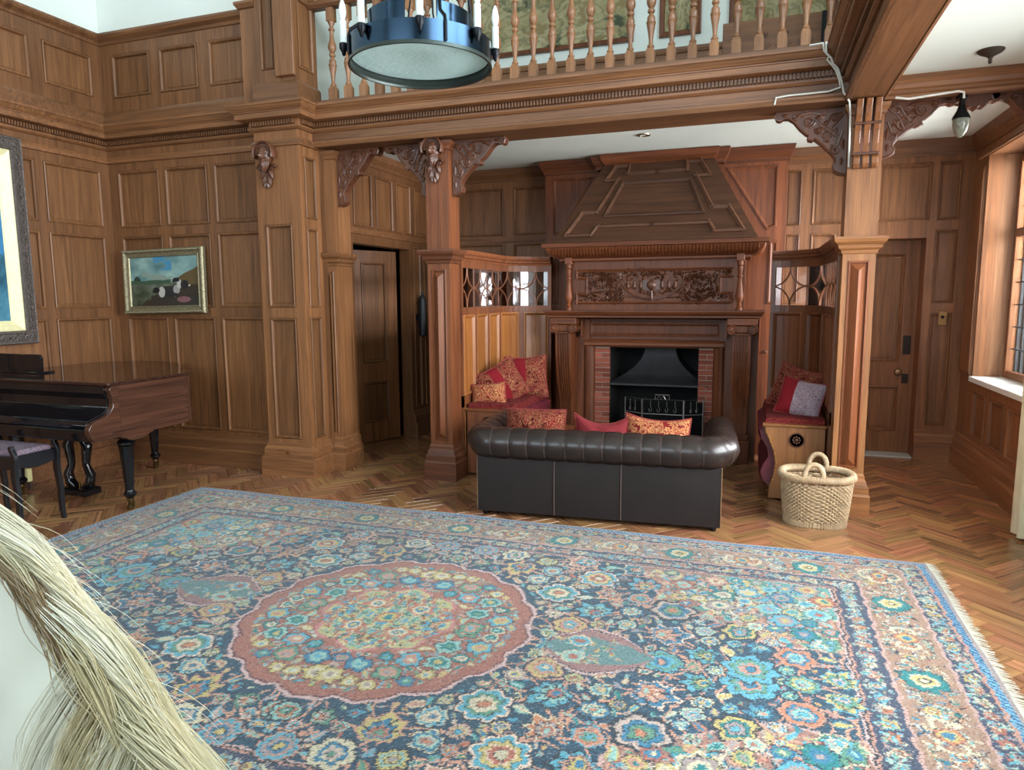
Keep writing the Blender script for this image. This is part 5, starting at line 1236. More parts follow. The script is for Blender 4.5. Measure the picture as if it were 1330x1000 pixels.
class Paint:
    """a small raster in metres, origin at its lower left corner"""
    def __init__(s, w_, h_, nx, ny, base): s.w, s.h, s.nx, s.ny = w_, h_, nx, ny; s.a = np.empty((ny, nx, 3), np.float32); s.a[:] = base; s.kx, s.ky = (nx-1)/w_, (ny-1)/h_
    def win(s, x, y, r):
        i0, i1 = max(0, int((x-r)*s.kx)), min(s.nx, int((x+r)*s.kx)+2); j0, j1 = max(0, int((y-r)*s.ky)), min(s.ny, int((y+r)*s.ky)+2)
        if i0 >= i1 or j0 >= j1: return None
        X, Y = np.meshgrid(np.arange(i0, i1)/s.kx-x, np.arange(j0, j1)/s.ky-y); return (slice(j0, j1), slice(i0, i1)), X, Y
    def put(s, sl, mask, c): s.a[sl][mask] = c
    def flower(s, x, y, r, n, rot, cols, depth=.18, sq=1.0):
        q = s.win(x, y, r*1.25)
        if not q: return
        sl, X, Y = q; c_, s_ = math.cos(rot), math.sin(rot); U, V = X*c_+Y*s_, (-X*s_+Y*c_)/sq
        rho = np.hypot(U, V)/r; th = np.arctan2(V, U); edge = 1-depth*(1-np.abs(np.cos(n*th/2)))
        for f, c in cols: s.put(sl, rho < edge*f, c)
    def palmette(s, x, y, r, rot, cols):
        q = s.win(x, y, r*1.3)
        if not q: return
        sl, X, Y = q; c_, s_ = math.cos(rot), math.sin(rot); U, V = X*c_+Y*s_, -X*s_+Y*c_
        th = np.arctan2(V, U+.35*r); rho = np.hypot(U+.35*r, V)/r; e = (1.15-.28*np.abs(np.sin(4.5*th)))*np.clip(1.25-np.abs(th)*.33, .3, 2)
        for f, c in cols: s.put(sl, rho < e*f, c)
        s.put(sl, (rho < e*.9) & (np.abs(np.sin(4.5*th)) > .96) & (rho > .3), cols[0][1])
    def leafm(s, x, y, l, w_, rot, c1, c2):
        q = s.win(x, y, l)
        if not q: return
        sl, X, Y = q; c_, s_ = math.cos(rot), math.sin(rot); U, V = X*c_+Y*s_, -X*s_+Y*c_
        t = np.clip(U/l+.5, 0, 1); hw = w_*np.sin(PI*t)**.8*(1-.35*t); ins = (U > -l/2) & (U < l/2)
        s.put(sl, ins & (np.abs(V) < hw), c1); s.put(sl, ins & (np.abs(V) < hw*.55), c2)
    def line(s, pts, w_, c):
        for (x0, y0), (x1, y1) in zip(pts, pts[1:]):
            L_ = math.hypot(x1-x0, y1-y0); q = s.win((x0+x1)/2, (y0+y1)/2, L_/2+w_)
            if not q or L_ < 1e-6: continue
            sl, X, Y = q; dx, dy = (x1-x0)/L_, (y1-y0)/L_; t = np.clip(X*dx+Y*dy, -L_/2, L_/2); s.put(sl, np.hypot(X-t*dx, Y-t*dy) < w_/2, c)
NAVY, NAVY2, BLUE, SKY, AQUA, TEAL, GREEN = (40, 64, 80), (50, 78, 94), (58, 112, 138), (90, 152, 168), (136, 174, 166), (40, 112, 114), (92, 134, 114)
ROSE_, PINK, SALM, RUST, CREAM, YEL, LILAC, INK = (154, 98, 84), (176, 136, 120), (172, 118, 92), (126, 84, 64), (192, 184, 158), (178, 164, 110), (150, 138, 136), (44, 52, 60)
def carpet():
    W_, H_ = 5.235, 3.19; nx, ny = 1120, 683; P = Paint(W_, H_, nx, ny, INK); g = np.random.RandomState(5); rr = random.Random(21)
    cx, cy = W_/2, H_/2; X, Y = np.meshgrid(np.arange(nx)/P.kx, np.arange(ny)/P.ky); dE = np.minimum(np.minimum(X, W_-X), np.minimum(Y, H_-Y))
    P.a[:] = (96, 92, 104)
    B = 0.575
    # bands from the edge inwards
    for d0, d1, c in ((0, .02, (150, 138, 136)), (.02, .055, (44, 84, 120)), (.055, .07, PINK), (.07, .155, (58, 66, 84)), (.155, .172, (176, 148, 140)), (.172, .398, (146, 120, 104)), (.398, .415, (176, 148, 140)), (.415, .535, (60, 68, 84)), (.535, .546, PINK), (.546, .554, INK), (.554, .562, (190, 164, 158))):
        P.a[(dE >= d0) & (dE < d1)] = c
    field = dE >= .562; P.a[field] = NAVY
    P.a[field & (g.rand(ny, nx) < .3)] = NAVY2
    # corner pieces with a scalloped edge
    fx0, fy0 = .562, .562; ax, ay = np.minimum(X, W_-X)-fx0, np.minimum(Y, H_-Y)-fy0
    sc_ = ax/1.28+ay/.92+.055*np.abs(np.sin(ax*9))+.055*np.abs(np.sin(ay*9)); th = np.arctan2(ay*1.3, ax); rad = np.hypot(ax/1.25, ay/.95)
    rs = rad+.06*np.abs(np.sin(5*th)); corner = field & (rs < .80); P.a[corner] = (140, 108, 98); P.a[field & (rs < .46)] = (92, 142, 136); P.a[field & (rs >= .80) & (rs < .82)] = (178, 150, 142); P.a[field & (rs > .46) & (rs < .48)] = CREAM
    # medallion
    mx, my = X-cx, Y-cy; mt = np.arctan2(my, mx); mr = np.hypot(mx, my)/(.67+.035*np.abs(np.cos(8*mt)))
    # each motif is laid in all four quarters
    def four(f, x, y, rot):
        for sx in (-1, 1):
            for sy in (-1, 1):
                r = rot if sx > 0 else PI-rot; r = r if sy > 0 else -r; f(cx+sx*x, cy+sy*y, r)
    pal = [SKY, AQUA, SKY, PINK, ROSE_, CREAM, YEL, SALM, LILAC, BLUE, TEAL, GREEN, BLUE, AQUA, YEL, (176, 160, 150)]
    def infield(x, y): return x < W_/2-.575 and y < H_/2-.575
    VINE = (190, 146, 124)
    for k in range(70):
        x, y = rr.uniform(0, 2.1), rr.uniform(0, 1.05); a = rr.uniform(0, 2*PI); pts = [(x, y)]; cur = rr.choice((-1, 1))*rr.uniform(3, 7)
        for q in range(26): a += cur*.022*(1+.05*q); x += .022*math.cos(a); y += .022*math.sin(a); pts.append((x, y))
        for sx in (-1, 1):
            for sy in (-1, 1): P.line([(cx+sx*p, cy+sy*q) for p, q in pts if infield(p, q)] or [(0, 0)], .010, VINE)
    spots = []
    def motif(x, y, r, kind=None):
        k = kind or rr.choice(('f', 'f', 'p', 'p', 'f')); a, b, c, d = rr.sample(pal, 4); n = rr.choice((5, 6, 8, 8, 10)); rot = rr.uniform(0, 2*PI); ol_ = rr.choice((CREAM, PINK, INK, (214, 190, 170), SKY))
        if k == 'f': four(lambda X_, Y_, R_: P.flower(X_, Y_, r, n, R_, [(1.10, INK), (1.0, ol_), (.90, a), (.70, INK), (.67, b), (.50, ol_), (.44, c), (.26, INK), (.22, d)], .22), x, y, rot)
        else: four(lambda X_, Y_, R_: P.palmette(X_, Y_, r, R_, [(1.04, INK), (1.0, ol_), (.90, a), (.66, INK), (.62, b), (.42, ol_), (.36, c), (.20, d)]), x, y, rot)
    for r, tries in ((.115, 60), (.088, 260), (.066, 800), (.048, 2200), (.034, 5000), (.023, 8000), (.015, 9000)):
        for t in range(tries):
            x, y = rr.uniform(0, W_/2-.60), rr.uniform(0, H_/2-.60)
            if math.hypot(x, y) < .73+r: continue
            if all(math.hypot(x-p, y-q) > (r+s)*.97 for p, q, s in spots): 
                spots.append((x, y, r))
                if r > .04: motif(x, y, r*.98)
                elif r > .03:
                    if rr.random() < .55: motif(x, y, r, 'f')
                    else: c1, c2 = rr.sample(pal, 2); rot = rr.uniform(0, 2*PI); four(lambda X_, Y_, R_: P.leafm(X_, Y_, r*2.6, r*.8, R_, c1, c2), x, y, rot)
                else:
                    c1, c2 = rr.sample(pal, 2); rot = rr.uniform(0, 2*PI)
                    four(lambda X_, Y_, R_: P.leafm(X_, Y_, r*2.4, r*.75, R_, c1, c2), x, y, rot)
    # pendants left and right of the medallion
    for s in (-1, 1):
        q = P.win(cx+s*1.02, cy, .4); sl, U, V = q; U = U*s; hw = .19*np.sqrt(np.clip((U+.22)/.44, 0, 1))*np.clip((.26-U)/.30, 0, 1)**.8*1.5
        for f, c in ((1.12, (190, 164, 160)), (1.02, INK), (.98, (140, 108, 106)), (.62, (92, 124, 124))): P.put(sl, (np.abs(V) < hw*f) & (U > -.22) & (U < .26), c)
        for t in range(40):
            c1, c2 = rr.sample([SKY, AQUA, CREAM, YEL, ROSE_, TEAL, PINK], 2); P.leafm(cx+s*(1.02+rr.uniform(-.2, .12)), cy+rr.uniform(-.12, .12), .04, .012, rr.uniform(0, 6), c1, c2)
        P.flower(cx+s*.94, cy+.07, .055, 8, 0, [(1, CREAM), (.8, SKY), (.4, ROSE_)]); P.flower(cx+s*.94, cy-.07, .055, 8, 0, [(1, CREAM), (.8, AQUA), (.4, ROSE_)])
    # medallion: scalloped ring, rose ground, pale yellow heart
    P.a[(mr < 1.03)] = (190, 164, 160); P.a[mr < 1.005] = (96, 62, 66); P.a[mr < .99] = (144, 98, 86)
    used = []
    for r, tries in ((.060, 60), (.040, 500), (.027, 1800), (.018, 4000), (.012, 5000)):
        for t in range(tries):
            a, d = rr.uniform(0, PI/2), rr.uniform(.33, .64-r); x, y = d*math.cos(a), d*math.sin(a)
            if d-r < .335 or not all(math.hypot(x-p, y-q) > (r+s)*1.0 for p, q, s in used): continue
            used.append((x, y, r)); c1, c2, c3 = rr.sample([SKY, AQUA, TEAL, CREAM, YEL, BLUE, PINK, LILAC, GREEN], 3); rot = rr.uniform(0, 6)
            if r > .03: four(lambda X_, Y_, R_: P.flower(X_, Y_, r, 6, R_, [(1.1, INK), (1, c1), (.65, c2), (.3, c3)], .25), x, y, rot)
            else: four(lambda X_, Y_, R_: P.leafm(X_, Y_, r*2.5, r*.85, R_, c1, c2), x, y, rot)
    hr = np.hypot(mx, my)/(.31+.02*np.cos(8*mt)); P.a[hr < 1.06] = (176, 120, 118); P.a[hr < 1.0] = (168, 166, 122)
    for t in range(300):
        a, d = rr.uniform(0, PI/2), .30*math.sqrt(rr.random()); c1, c2 = rr.choice([(AQUA, GREEN), (CREAM, YEL), (SALM, RUST), (BLUE, SKY), (PINK, ROSE_), (INK, GREEN)])
        r = rr.uniform(.008, .020); four(lambda X_, Y_, R_: P.leafm(X_, Y_, r*2.6, r*.8, R_, c1, c2), d*math.cos(a), d*math.sin(a), rr.uniform(0, 6))
    for a in range(4): P.flower(cx+.17*math.cos(a*PI/2+.8), cy+.17*math.sin(a*PI/2+.8), .055, 8, 0, [(1, SALM), (.8, CREAM), (.5, BLUE), (.25, YEL)])
    P.flower(cx, cy, .06, 8, 0, [(1, ROSE_), (.75, YEL), (.4, TEAL)])
    # corner filling
    used = []
    for r, tries in ((.065, 80), (.042, 700), (.028, 2600), (.018, 5000), (.012, 4000)):
        for t in range(tries):
            x, y = rr.uniform(W_/2-.562-1.2, W_/2-.60), rr.uniform(H_/2-.562-.9, H_/2-.60); u, v = W_/2-.562-x, H_/2-.562-y
            ra = math.hypot(u/1.25, v/.95)+.06*abs(math.sin(5*math.atan2(v*1.3, u)))
            if ra > .78-r or not all(math.hypot(x-p, y-q) > (r+s)*.98 for p, q, s in used): continue
            used.append((x, y, r)); c1, c2, c3 = rr.sample([SKY, AQUA, TEAL, CREAM, YEL, BLUE, PINK, LILAC, GREEN, ROSE_], 3); rot = rr.uniform(0, 6)
            if r > .03: four(lambda X_, Y_, R_: P.flower(X_, Y_, r, 7, R_, [(1.08, INK), (1, c1), (.65, c2), (.3, c3)], .25), x, y, rot)
            else: four(lambda X_, Y_, R_: P.leafm(X_, Y_, r*2.5, r*.85, R_, c1, c2), x, y, rot)
    # borders: guard stripes of small blossoms, main stripe with teal rosettes and arabesques
    def along(d, step, f):
        for horiz in (0, 1):
            Ln = (W_ if not horiz else H_)-2*d; n = max(1, int(Ln/step)); 
            for i in range(n+1):
                t = d+Ln*i/n
                for side in (0, 1):
                    if not horiz: f(t, d if side == 0 else H_-d, 0, i)
                    else: f(d if side == 0 else W_-d, t, PI/2, i)
    for d in (.112, .475):
        def g0(x, y, r, i):
            for q in range(7):
                c1, c2 = rr.sample([CREAM, AQUA, (44, 60, 66), (150, 170, 160), LILAC, SKY, (120, 110, 110)], 2); P.leafm(x+rr.uniform(-.04, .04), y+rr.uniform(-.04, .04), .03, .007, rr.uniform(0, 6), c1, c2)
        along(d, .04, g0)
        def g1(x, y, r, i): c1, c2 = rr.sample([CREAM, SALM, SKY, PINK, YEL, AQUA, ROSE_], 2); P.flower(x, y, .030, 5, rr.uniform(0, 6), [(1.0, c1), (.6, RUST), (.3, c2)], .35)
        along(d, .085, g1)
        def g2(x, y, r, i):
            for q in range(3):
                c1, c2 = rr.sample([CREAM, AQUA, GREEN, PINK, SKY, LILAC], 2); P.leafm(x+rr.uniform(-.03, .03), y+rr.uniform(-.03, .03), .034, .009, rr.uniform(0, 6), c1, c2)
        along(d, .05, g2)
    def g3(x, y, r, i):
        for q in range(26):
            c1, c2 = rr.sample([CREAM, AQUA, SALM, (150, 124, 96), (136, 100, 80), LILAC, BLUE, INK, CREAM, INK, TEAL, (186, 182, 172)], 2); P.leafm(x+rr.uniform(-.095, .095), y+rr.uniform(-.095, .095), .045, .010, rr.uniform(0, 6), c1, c2)
        P.flower(x+rr.uniform(-.06, .06), y+rr.uniform(-.06, .06), .028, 6, 0, [(1, rr.choice((CREAM, YEL, SKY, SALM))), (.6, RUST), (.3, CREAM)], .3)
    along(.29, .085, g3)
    def g4(x, y, r, i):
        if i % 2 == 0: P.flower(x, y, .088, 10, 0, [(1.05, INK), (1, TEAL), (.72, (60, 120, 120)), (.62, CREAM), (.45, YEL), (.25, INK), (.16, CREAM)], .16)
        else:
            pts = [(x+.10*math.cos(r)*math.cos(q/9*PI)-.05*math.sin(r)*math.sin(q/9*2*PI), y+.10*math.sin(r)*math.cos(q/9*PI)+.05*math.cos(r)*math.sin(q/9*2*PI)) for q in range(19)]
            P.line(pts, .016, CREAM); P.flower(x, y, .05, 8, 0, [(1.1, INK), (1, SALM), (.7, YEL), (.4, BLUE)], .25)
    along(.29, .335, g4)
    # blue edging broken by its twist
    P.a[(dE > .022) & (dE < .052) & (np.sin((X+Y)*2*PI/.028) > .25)] = (120, 168, 190)
    # hand-knotted unevenness: every outline wanders by a knot or two
    J, I = np.meshgrid(np.arange(ny), np.arange(nx), indexing='ij')
    wx = .9*np.sin(J*.23+1.7*np.sin(I*.17))+.7*np.sin(J*.33+I*.27)+g.randint(-1, 2, (ny, nx))*(g.rand(ny, nx) < .55); wy = .9*np.sin(I*.21+1.5*np.sin(J*.19))+.7*np.sin(I*.29-J*.31)+g.randint(-1, 2, (ny, nx))*(g.rand(ny, nx) < .55)
    edge = np.clip(dE/.06, 0, 1); P.a = P.a[np.clip(J+np.rint(wy*edge), 0, ny-1).astype(int), np.clip(I+np.rint(wx*edge), 0, nx-1).astype(int)]
    P.a *= (1+.13*(g.rand(ny, nx, 1)-.5)*2); P.a *= 1+.05*np.sin(X*3.1+np.sin(Y*2)*1.2)[..., None]
    k = g.rand(ny, nx); P.a[k < .06] *= .70; P.a[k > .95] = P.a[k > .95]*.6+np.array((200, 200, 190))*.4
    P.a[k > .5] = P.a[k > .5]*.85+np.array((100, 118, 128))*.15
    m_ = P.a.mean(-1, keepdims=True); P.a = np.clip((m_+(P.a-m_)*1.15)*.88, 6, 255)
    return P
P = carpet(); CX0, CY0 = -4.25, 1.23
CARP = tinted('woven_wool', .95, .1, 260, .5, sheen=.15)
crp = gridmesh('persian_carpet', P.nx, P.ny, lambda U, V: (CX0+U*P.w+.012*np.sin(V*7)*(U < .02), CY0+V*P.h+.008*np.sin(U*31)*(V > .99), .012+.0012*np.sin(U*40)*np.sin(V*23)), CARP)
setcol(crp, P.a); tag(crp, 'large blue and rose Persian carpet with a yellow-centred medallion', 'carpet')
wool = plain('pale_carpet_fringe', (172, 172, 158), .95)
m = MB(); rf = random.Random(2)
for i in range(520):
    y = CY0+3.19*i/519
    for s, x in ((1, CX0+5.235), (-1, CX0)):
        l = rf.uniform(.03, .055); d = rf.uniform(-.012, .012)
        m.add([(x-s*.006, y-.004, .0125), (x-s*.006, y+.004, .0125), (x+s*l, y+d+.002, .004), (x+s*l, y+d-.002, .004)], [(0,1,2,3)])
stuff(m.build('fringe', wool, crp))
m = MB(); m.box(CX0, CY0, .001, CX0+5.235, CY0+3.19, .0105).build('backing', plain('brown_warp', (120, 96, 86), .95), crp)

# ------------------------------------------------------------ pictures
def noise2(nx, ny, s, seed):
    g = np.random.RandomState(seed); out = np.zeros((ny, nx), np.float32); amp = 1; tot = 0
    for o_ in range(4):
        k = max(2, int(s*2**o_)); c = g.rand(k+2, k+2).astype(np.float32); u = np.linspace(0, k, nx); v = np.linspace(0, k, ny); i, j = u.astype(int), v.astype(int); fu, fv = u-i, v-j; fu, fv = fu*fu*(3-2*fu), fv*fv*(3-2*fv)
        a = c[np.ix_(j, i)]; b = c[np.ix_(j, i+1)]; d = c[np.ix_(j+1, i)]; e = c[np.ix_(j+1, i+1)]
        out += amp*((a*(1-fu)+b*fu)*(1-fv)[:, None]+(d*(1-fu)+e*fu)*fv[:, None]); tot += amp; amp *= .55
    return out/tot
PAINT = tinted('oil_paint', .35, .4, 160, .15)
TAP = tinted('faded_tapestry', .95, .1, 200, .3)
def frame_mesh(w_, h_, prof):
    """prof: (inset, out) from the outer edge inwards; frame stands in local xz facing -y"""
    return MB().rings([[(i, -d, i), (w_-i, -d, i), (w_-i, -d, h_-i), (i, -d, h_-i)] for i, d in prof], True, (False, False))
# cattle picture, tilted a little
W_, H_ = .95, .60; n1, n2 = 150, 96; A = np.zeros((n2, n1, 3), np.float32); U, V = np.meshgrid(np.linspace(0, 1, n1), np.linspace(0, 1, n2)); q = noise2(n1, n2, 5, 1); q2 = noise2(n1, n2, 9, 2)
A[:] = np.array((112, 142, 138)); A += ((q-.5)*110)[..., None]*np.array((1, .9, .75)); A[(U > .35) & (U < .62) & (V > .72) & (q > .42)] = (70, 128, 158)
A[(V > .45) & (V+.25*(U-.5) < .62) & (q2 > .5)] = (128, 140, 128)
land = V < .47+.0*U; A[land] = (78, 84, 68); A[land] += ((q2-.5)*90)[land][:, None]; 
A[(np.hypot((U-.10)/.05, (V-.53)/.09) < 1+.4*(q-.5))] = (42, 56, 48); A[(V > .45) & (V < .50+.05*q) & (U < .6)] = (58, 80, 62)
A[(V < .5) & (V < .75*(U-.55)+.25+.2*q2)] = (56, 46, 34); A[(V > .42) & (V < .75*(U-.45)+.32+.1*q) & (U > .68)] = (92, 74, 44); A[(V < .16+.1*q2) & (U > .3)] = (52, 46, 40); A[(np.hypot((U-.78)/.10, (V-.12)/.06) < 1)] = (124, 84, 84)
def ell(u, v, a, b, c): A[(np.hypot((U-u)/a, (V-v)/b) < 1)] = c
for u, v, a, b, c in ((.57, .30, .16, .10, (44, 42, 44)), (.46, .28, .05, .11, (176, 170, 160)), (.38, .32, .05, .06, (26, 26, 30)), (.34, .29, .02, .025, (30, 28, 30)), (.68, .33, .05, .09, (150, 146, 140)), (.65, .22, .02, .05, (190, 186, 176)), (.72, .44, .035, .10, (180, 176, 168)), (.80, .42, .06, .09, (40, 36, 36)), (.68, .52, .05, .045, (28, 28, 32)), (.64, .49, .02, .02, (30, 28, 30)), (.60, .22, .10, .05, (40, 38, 38)), (.87, .40, .015, .02, (200, 190, 176))): ell(u, v, a, b, c)
A = np.clip(A, 0, 255)
cp = thing('cattle_painting', 'small gilt-framed painting of black and white cattle above the piano', 'painting', (-5.66, 5.10, 1.405)); cp.rotation_euler = (R(-2), R(-1.0), 0)
fw_ = .075; cv = gridmesh('canvas', n1, n2, lambda U, V: (fw_+U*(W_-2*fw_), 0*U-.022, fw_+V*(H_-2*fw_)), PAINT); cv.parent = cp; setcol(cv, A)
GILT = plain('worn_silver_gilt', (138, 128, 100), .38, .55, noise=.3, nscale=60, bump=.5)
o = frame_mesh(W_, H_, [(0, 0), (0, .03), (.008, .045), (.025, .048), (.04, .036), (.055, .032), (.062, .036), (.07, .034), (.078, .018)]).build('frame', GILT, cp, local=True)
m = MB(); rg_ = random.Random(4)
for i in range(60):
    for z in (.018, H_-.018): x = .01+(W_-.02)*i/59; m.ball((x, -.047, z), .009, .006, .012, 6, 4)
for i in range(38):
    for x in (.018, W_-.018): z = .01+(H_-.02)*i/37; m.ball((x, -.047, z), .012, .006, .009, 6, 4)
stuff(m.build('frame_ornament', GILT, o, 60, local=True))
# large seascape on the left wall
W2, H2 = 1.55, 1.68; bp_ = thing('seascape_painting', 'large blue seascape in a dark carved frame on the left wall', 'painting', (-5.80, 2.71, 1.185), R(90))
n1, n2 = 90, 100; U, V = np.meshgrid(np.linspace(0, 1, n1), np.linspace(0, 1, n2)); q = noise2(n1, n2, 4, 8); A = np.zeros((n2, n1, 3), np.float32); A[:] = (52, 116, 158); A += ((q-.5)*70)[..., None]; A[V < .42] = (44, 96, 116); A[V < .42] += ((noise2(n1, n2, 12, 9)-.5)*90)[V < .42][:, None]; A[(V < .22) & (q > .52)] = (80, 140, 130)
cv = gridmesh('canvas', n1, n2, lambda U, V: (.19+U*(W2-.38), 0*U-.012, .19+V*(H2-.38)), PAINT); cv.parent = bp_; setcol(cv, np.clip(A, 0, 255))
DFR = plain('dark_carved_frame', (84, 74, 68), .45, .25, noise=.35, nscale=55, bump=.9)
fr = frame_mesh(W2, H2, [(0, 0), (0, .05), (.008, .062), (.018, .060), (.022, .054), (.085, .066), (.09, .075), (.102, .076), (.112, .060)]).build('frame', DFR, bp_, local=True)
m = MB(); rg_ = random.Random(8)
for i in range(34):
    z = .06+(H2-.12)*i/33; 
    for x, sx in ((.053, 1), (W2-.053, -1)): m.tube(spiral(x, z, .022, 1.2, rg_.uniform(0, 6), (-1)**i, -.062, 10), .005, 4)
for i in range(30):
    x = .06+(W2-.12)*i/29
    for z in (.053, H2-.053): m.tube(spiral(x, z, .022, 1.2, rg_.uniform(0, 6), (-1)**i, -.062, 10), .005, 4)
stuff(m.build('frame_carving', DFR, fr, 60, local=True))
frame_mesh(W2, H2, [(.108, .058), (.118, .062), (.185, .022), (.195, .012)]).build('slip', plain('cream_gilt_slip', (222, 212, 164), .45, .15, noise=.1, nscale=30), bp_, local=True)
# tapestries on the gallery wall
def tapestry(label, x0, x1, z0, z1, seed):
    t = thing('tapestry_picture', label, 'tapestry', (x0, 7.395, z0)); w_, h_ = x1-x0, z1-z0; n1, n2 = 200, 140
    a = noise2(n1, n2, 4, seed); b = noise2(n1, n2, 16, seed+1); c = noise2(n1, n2, 7, seed+2); A = np.zeros((n2, n1, 3), np.float32); A[:] = (152, 142, 108); A += ((a-.5)*50)[..., None]+((b-.5)*46)[..., None]
    st_ = np.sin(a*46+b*7); A[st_ > .72] *= .84; A[(st_ < -.8)] = A[st_ < -.8]*.7+np.array((178, 164, 124))*.3; A[(c > .62) & (b > .47)] = np.array((110, 108, 82)); A[(c < .34) & (b < .5)] = np.array((132, 114, 80)); A[(c > .68) & (b > .55)] = (74, 78, 62)
    cv = gridmesh('cloth', n1, n2, lambda U, V: (.05+U*(w_-.1), 0*U-.02, .05+V*(h_-.1)), TAP); cv.parent = t; setcol(cv, np.clip(A, 0, 255))
    frame_mesh(w_, h_, [(0, 0), (0, .035), (.012, .04), (.04, .034), (.05, .018)]).build('frame', OAKR, t, local=True)
tapestry('wide faded tapestry behind the balusters and chandelier on the gallery', -3.05, -1.26, 4.10, 5.35, 31)
tapestry('narrow faded tapestry behind the balusters, between two wider ones', -1.0, -.60, 4.10, 5.35, 41)
tapestry('faded tapestry above the carved bench at the gallery corner', -.34, .62, 3.99, 5.2, 51)
# ------------------------------------------------------------ hide-covered rocking horse, close to the viewer
HIDE = plain('cream_horse_hide', (202, 204, 188), .8, noise=.06, nscale=9, bump=.05)
hs = thing('rocking_horse', 'cream hide-covered horse with a long blond mane, close to the viewer', 'rocking horse', (-.25, .48, 0))
CREST = [(-1.30, .66, 1.33), (-1.16, .675, 1.272), (-1.024, .690, 1.195), (-.973, .685, 1.165), (-.932, .685, 1.128), (-.887, .684, 1.09), (-.831, .674, 1.052), (-.774, .655, 1.022), (-.718, .634, .992), (-.644, .612, .952), (-.54, .575, .93), (-.40, .52, .90), (-.20, .48, .86), (.0, .43, .845), (.2, .38, .86), (.40, .33, .87), (.56, .29, .83), (.66, .265, .72)]
NW = [(.050, .075), (.060, .105), (.068, .125), (.072, .135), (.078, .150), (.084, .165), (.092, .180), (.10, .195), (.112, .21), (.125, .225), (.145, .24), (.165, .245), (.175, .235), (.178, .225), (.178, .225), (.17, .22), (.135, .18), (.05, .08)]
def crest(s):
    s = max(0, min(len(CREST)-1.001, s)); i = int(s); f = s-i; p = Vector(CREST[i]).lerp(Vector(CREST[i+1]), f); w_ = NW[i][0]+(NW[i+1][0]-NW[i][0])*f; h_ = NW[i][1]+(NW[i+1][1]-NW[i][1])*f
    a, b = Vector(CREST[max(i-1, 0)]), Vector(CREST[min(i+2, len(CREST)-1)]); t = (b-a).normalized()
    sd = Vector((t.y, -t.x, 0)).normalized(); sd = sd if sd.y < 0 else -sd       # towards the viewer
    up = t.cross(sd); up = up if up.z > 0 else -up
    return p, sd, up.normalized(), w_, h_
def skin(s, a, out=0):
    """a = angle from the crest, positive towards the viewer"""
    p, sd, up, w_, h_ = crest(s); ca = math.cos(a); k = 1-.45*max(0, ca)**3
    return p-up*h_+sd*((w_*k+out)*math.sin(a))+up*((h_+out)*ca)
m = MB(); rg = []
for i in range(52):
    s = 17*i/51; rg.append([skin(s, 2*PI*q/28) for q in range(28)])
m.rings(rg)
def loft(pts, n=14):
    rg = []
    for i, (c, rx, ry) in enumerate(pts):
        c = Vector(c); t = (Vector(pts[min(i+1, len(pts)-1)][0])-Vector(pts[max(i-1, 0)][0])).normalized(); u = Vector((.35, .94, 0)); u = (u-t*u.dot(t)).normalized(); v = t.cross(u); rg.append([c+u*(rx*math.cos(2*PI*k/n))+v*(ry*math.sin(2*PI*k/n)) for k in range(n)])
    m.rings(rg)
loft([((-1.26, .665, 1.22), .06, .09), ((-1.38, .66, 1.24), .075, .10), ((-1.46, .65, 1.16), .065, .085), ((-1.54, .64, 1.05), .05, .06), ((-1.58, .635, .98), .045, .045), ((-1.60, .63, .95), .03, .03)])
for sx in (-1, 1):
    loft([((-1.36, .66+sx*.05, 1.31), .02, .028), ((-1.37, .66+sx*.06, 1.37), .016, .022), ((-1.38, .66+sx*.062, 1.42), .004, .005)], 8)
for sx in (-1, 1):
    o_ = Vector((.045, .11, 0))*sx
    loft([(Vector((-.42, .50, .62))+o_, .085, .10), (Vector((-.48, .52, .42))+o_, .05, .055), (Vector((-.54, .54, .30))+o_, .038, .042), (Vector((-.50, .53, .16))+o_, .030, .032), (Vector((-.52, .535, .11))+o_, .034, .04), (Vector((-.53, .54, .075))+o_, .045, .05)])
    loft([(Vector((.42, .31, .66))+o_, .10, .13), (Vector((.46, .30, .48))+o_, .065, .075), (Vector((.56, .265, .36))+o_, .045, .05), (Vector((.53, .275, .20))+o_, .030, .034), (Vector((.50, .285, .12))+o_, .034, .04), (Vector((.48, .29, .075))+o_, .045, .05)])
body = m.build('body', HIDE, hs, 0)
rm = body.modifiers.new('one_skin', 'REMESH'); rm.mode = 'VOXEL'; rm.voxel_size = .014; rm.use_smooth_shade = True
sm_ = body.modifiers.new('soften', 'SMOOTH'); sm_.factor = .5; sm_.iterations = 4
for sx in (-1, 1):
    o_ = Vector((.045, .11, 0))*sx
    pts = [Vector((-.95+1.9*k/12, .68-.66*k/12, .035+.10*(abs(k-6)/6)**2))+o_ for k in range(13)]
    MB().tube(pts, .028, 8).build('rocker', OAKR, hs, 50)
    for ex_ in ((-.53, .54), (.48, .29)): MB().box(ex_[0]+o_.x-.03, ex_[1]+o_.y-.03, .04, ex_[0]+o_.x+.03, ex_[1]+o_.y+.03, .075).build('hoof_block', BLACK, hs)
def hairmat():
    mt, nt, N, L, b = newmat('blond_horsehair'); at = N.new('ShaderNodeAttribute'); at.attribute_name = 'tint'; L.new(at.outputs['Color'], b.inputs['Base Color']); b.inputs['Roughness'].default_value = .6; b.inputs['Specular IOR Level'].default_value = .2; return mt
m = MB(); m.c = []; rh = random.Random(17)
shades = [s2l(c) for c in ((204, 198, 166), (194, 182, 142), (214, 212, 190), (180, 160, 120), (222, 222, 204), (120, 96, 66))]  # the last tone, brown, is the mane's painted shadow
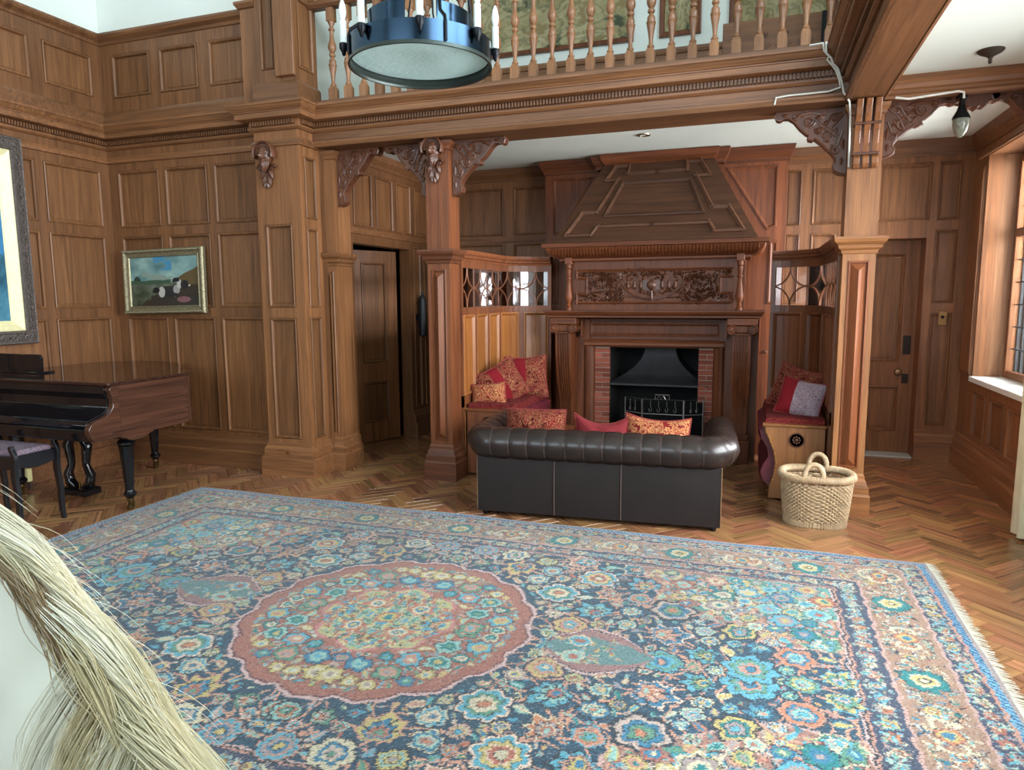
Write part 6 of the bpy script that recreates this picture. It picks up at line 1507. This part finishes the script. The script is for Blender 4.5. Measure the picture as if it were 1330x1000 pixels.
def strand(pts, r, col):
    n0 = len(m.v); k = len(pts); m.tube(pts, [r*(1-.75*i/(k-1)) for i in range(k)], 3, False)
    m.c += [(*col, 1)]*(len(m.v)-n0)
def lerpc(a, b, f): return tuple(a[i]+(b[i]-a[i])*f for i in range(3))
# long locks lying along the crest, each lock keeping together and tapering
def lock(s0, ds, a0, a1, lift, col, n, wid, wave):
    for j in range(n):
        u = rh.gauss(0, 1); b0 = s0+rh.uniform(-.35, .35); L_ = ds*rh.uniform(.75, 1.1); lf = lift*rh.uniform(.2, 1.1); pts = []
        for i in range(10):
            f = i/9; s = b0+L_*f; sp = wid*u*(.55+.9*math.sin(PI*min(1, f+.1))-.5*f)
            ang = a0+(a1-a0)*f**1.3+sp+wave*math.sin(f*5+s0)*.5
            pts.append(skin(s, max(-1.3, min(1.7, ang)), .003+lf*math.sin(PI*(.12+.8*f))))
        strand(pts, rh.uniform(.0005, .0010), lerpc(col, shades[rh.randrange(5)], rh.uniform(0, .4)))
for k in range(62):
    s0 = rh.uniform(-.6, 8.0); lock(s0, rh.uniform(2.6, 5.2), rh.uniform(-.55, .42), rh.uniform(-.5, .5), rh.uniform(.004, .026), shades[rh.choice((0, 0, 1, 2, 2, 4, 3))], 95, .075, rh.uniform(-.06, .06))
for k in range(24):      # brown-coloured locks paint the shadow under the pale ones
    s0 = rh.uniform(1.0, 6.5); lock(s0, rh.uniform(1.8, 3.0), rh.uniform(.30, .55), rh.uniform(.35, .65), .012, shades[5], 60, .05, 0)
for k in range(20):     # locks falling over the shoulder
    s0 = rh.uniform(5.4, 9.5); lock(s0, rh.uniform(.8, 2.0), rh.uniform(.1, .45), rh.uniform(1.0, 1.7), rh.uniform(.006, .02), shades[rh.choice((0, 2, 4, 1))], 90, .07, rh.uniform(-.1, .1))
for k in range(40):     # flyaway hairs
    s0 = rh.uniform(0, 7); h = rh.uniform(.015, .05); a = rh.uniform(-.7, .1)
    strand([skin(s0+1.8*i/7, a*(i/7), .004+h*math.sin(PI*.62*i/7)) for i in range(8)], .0005, shades[2])
stuff(m.build('mane', hairmat(), hs))
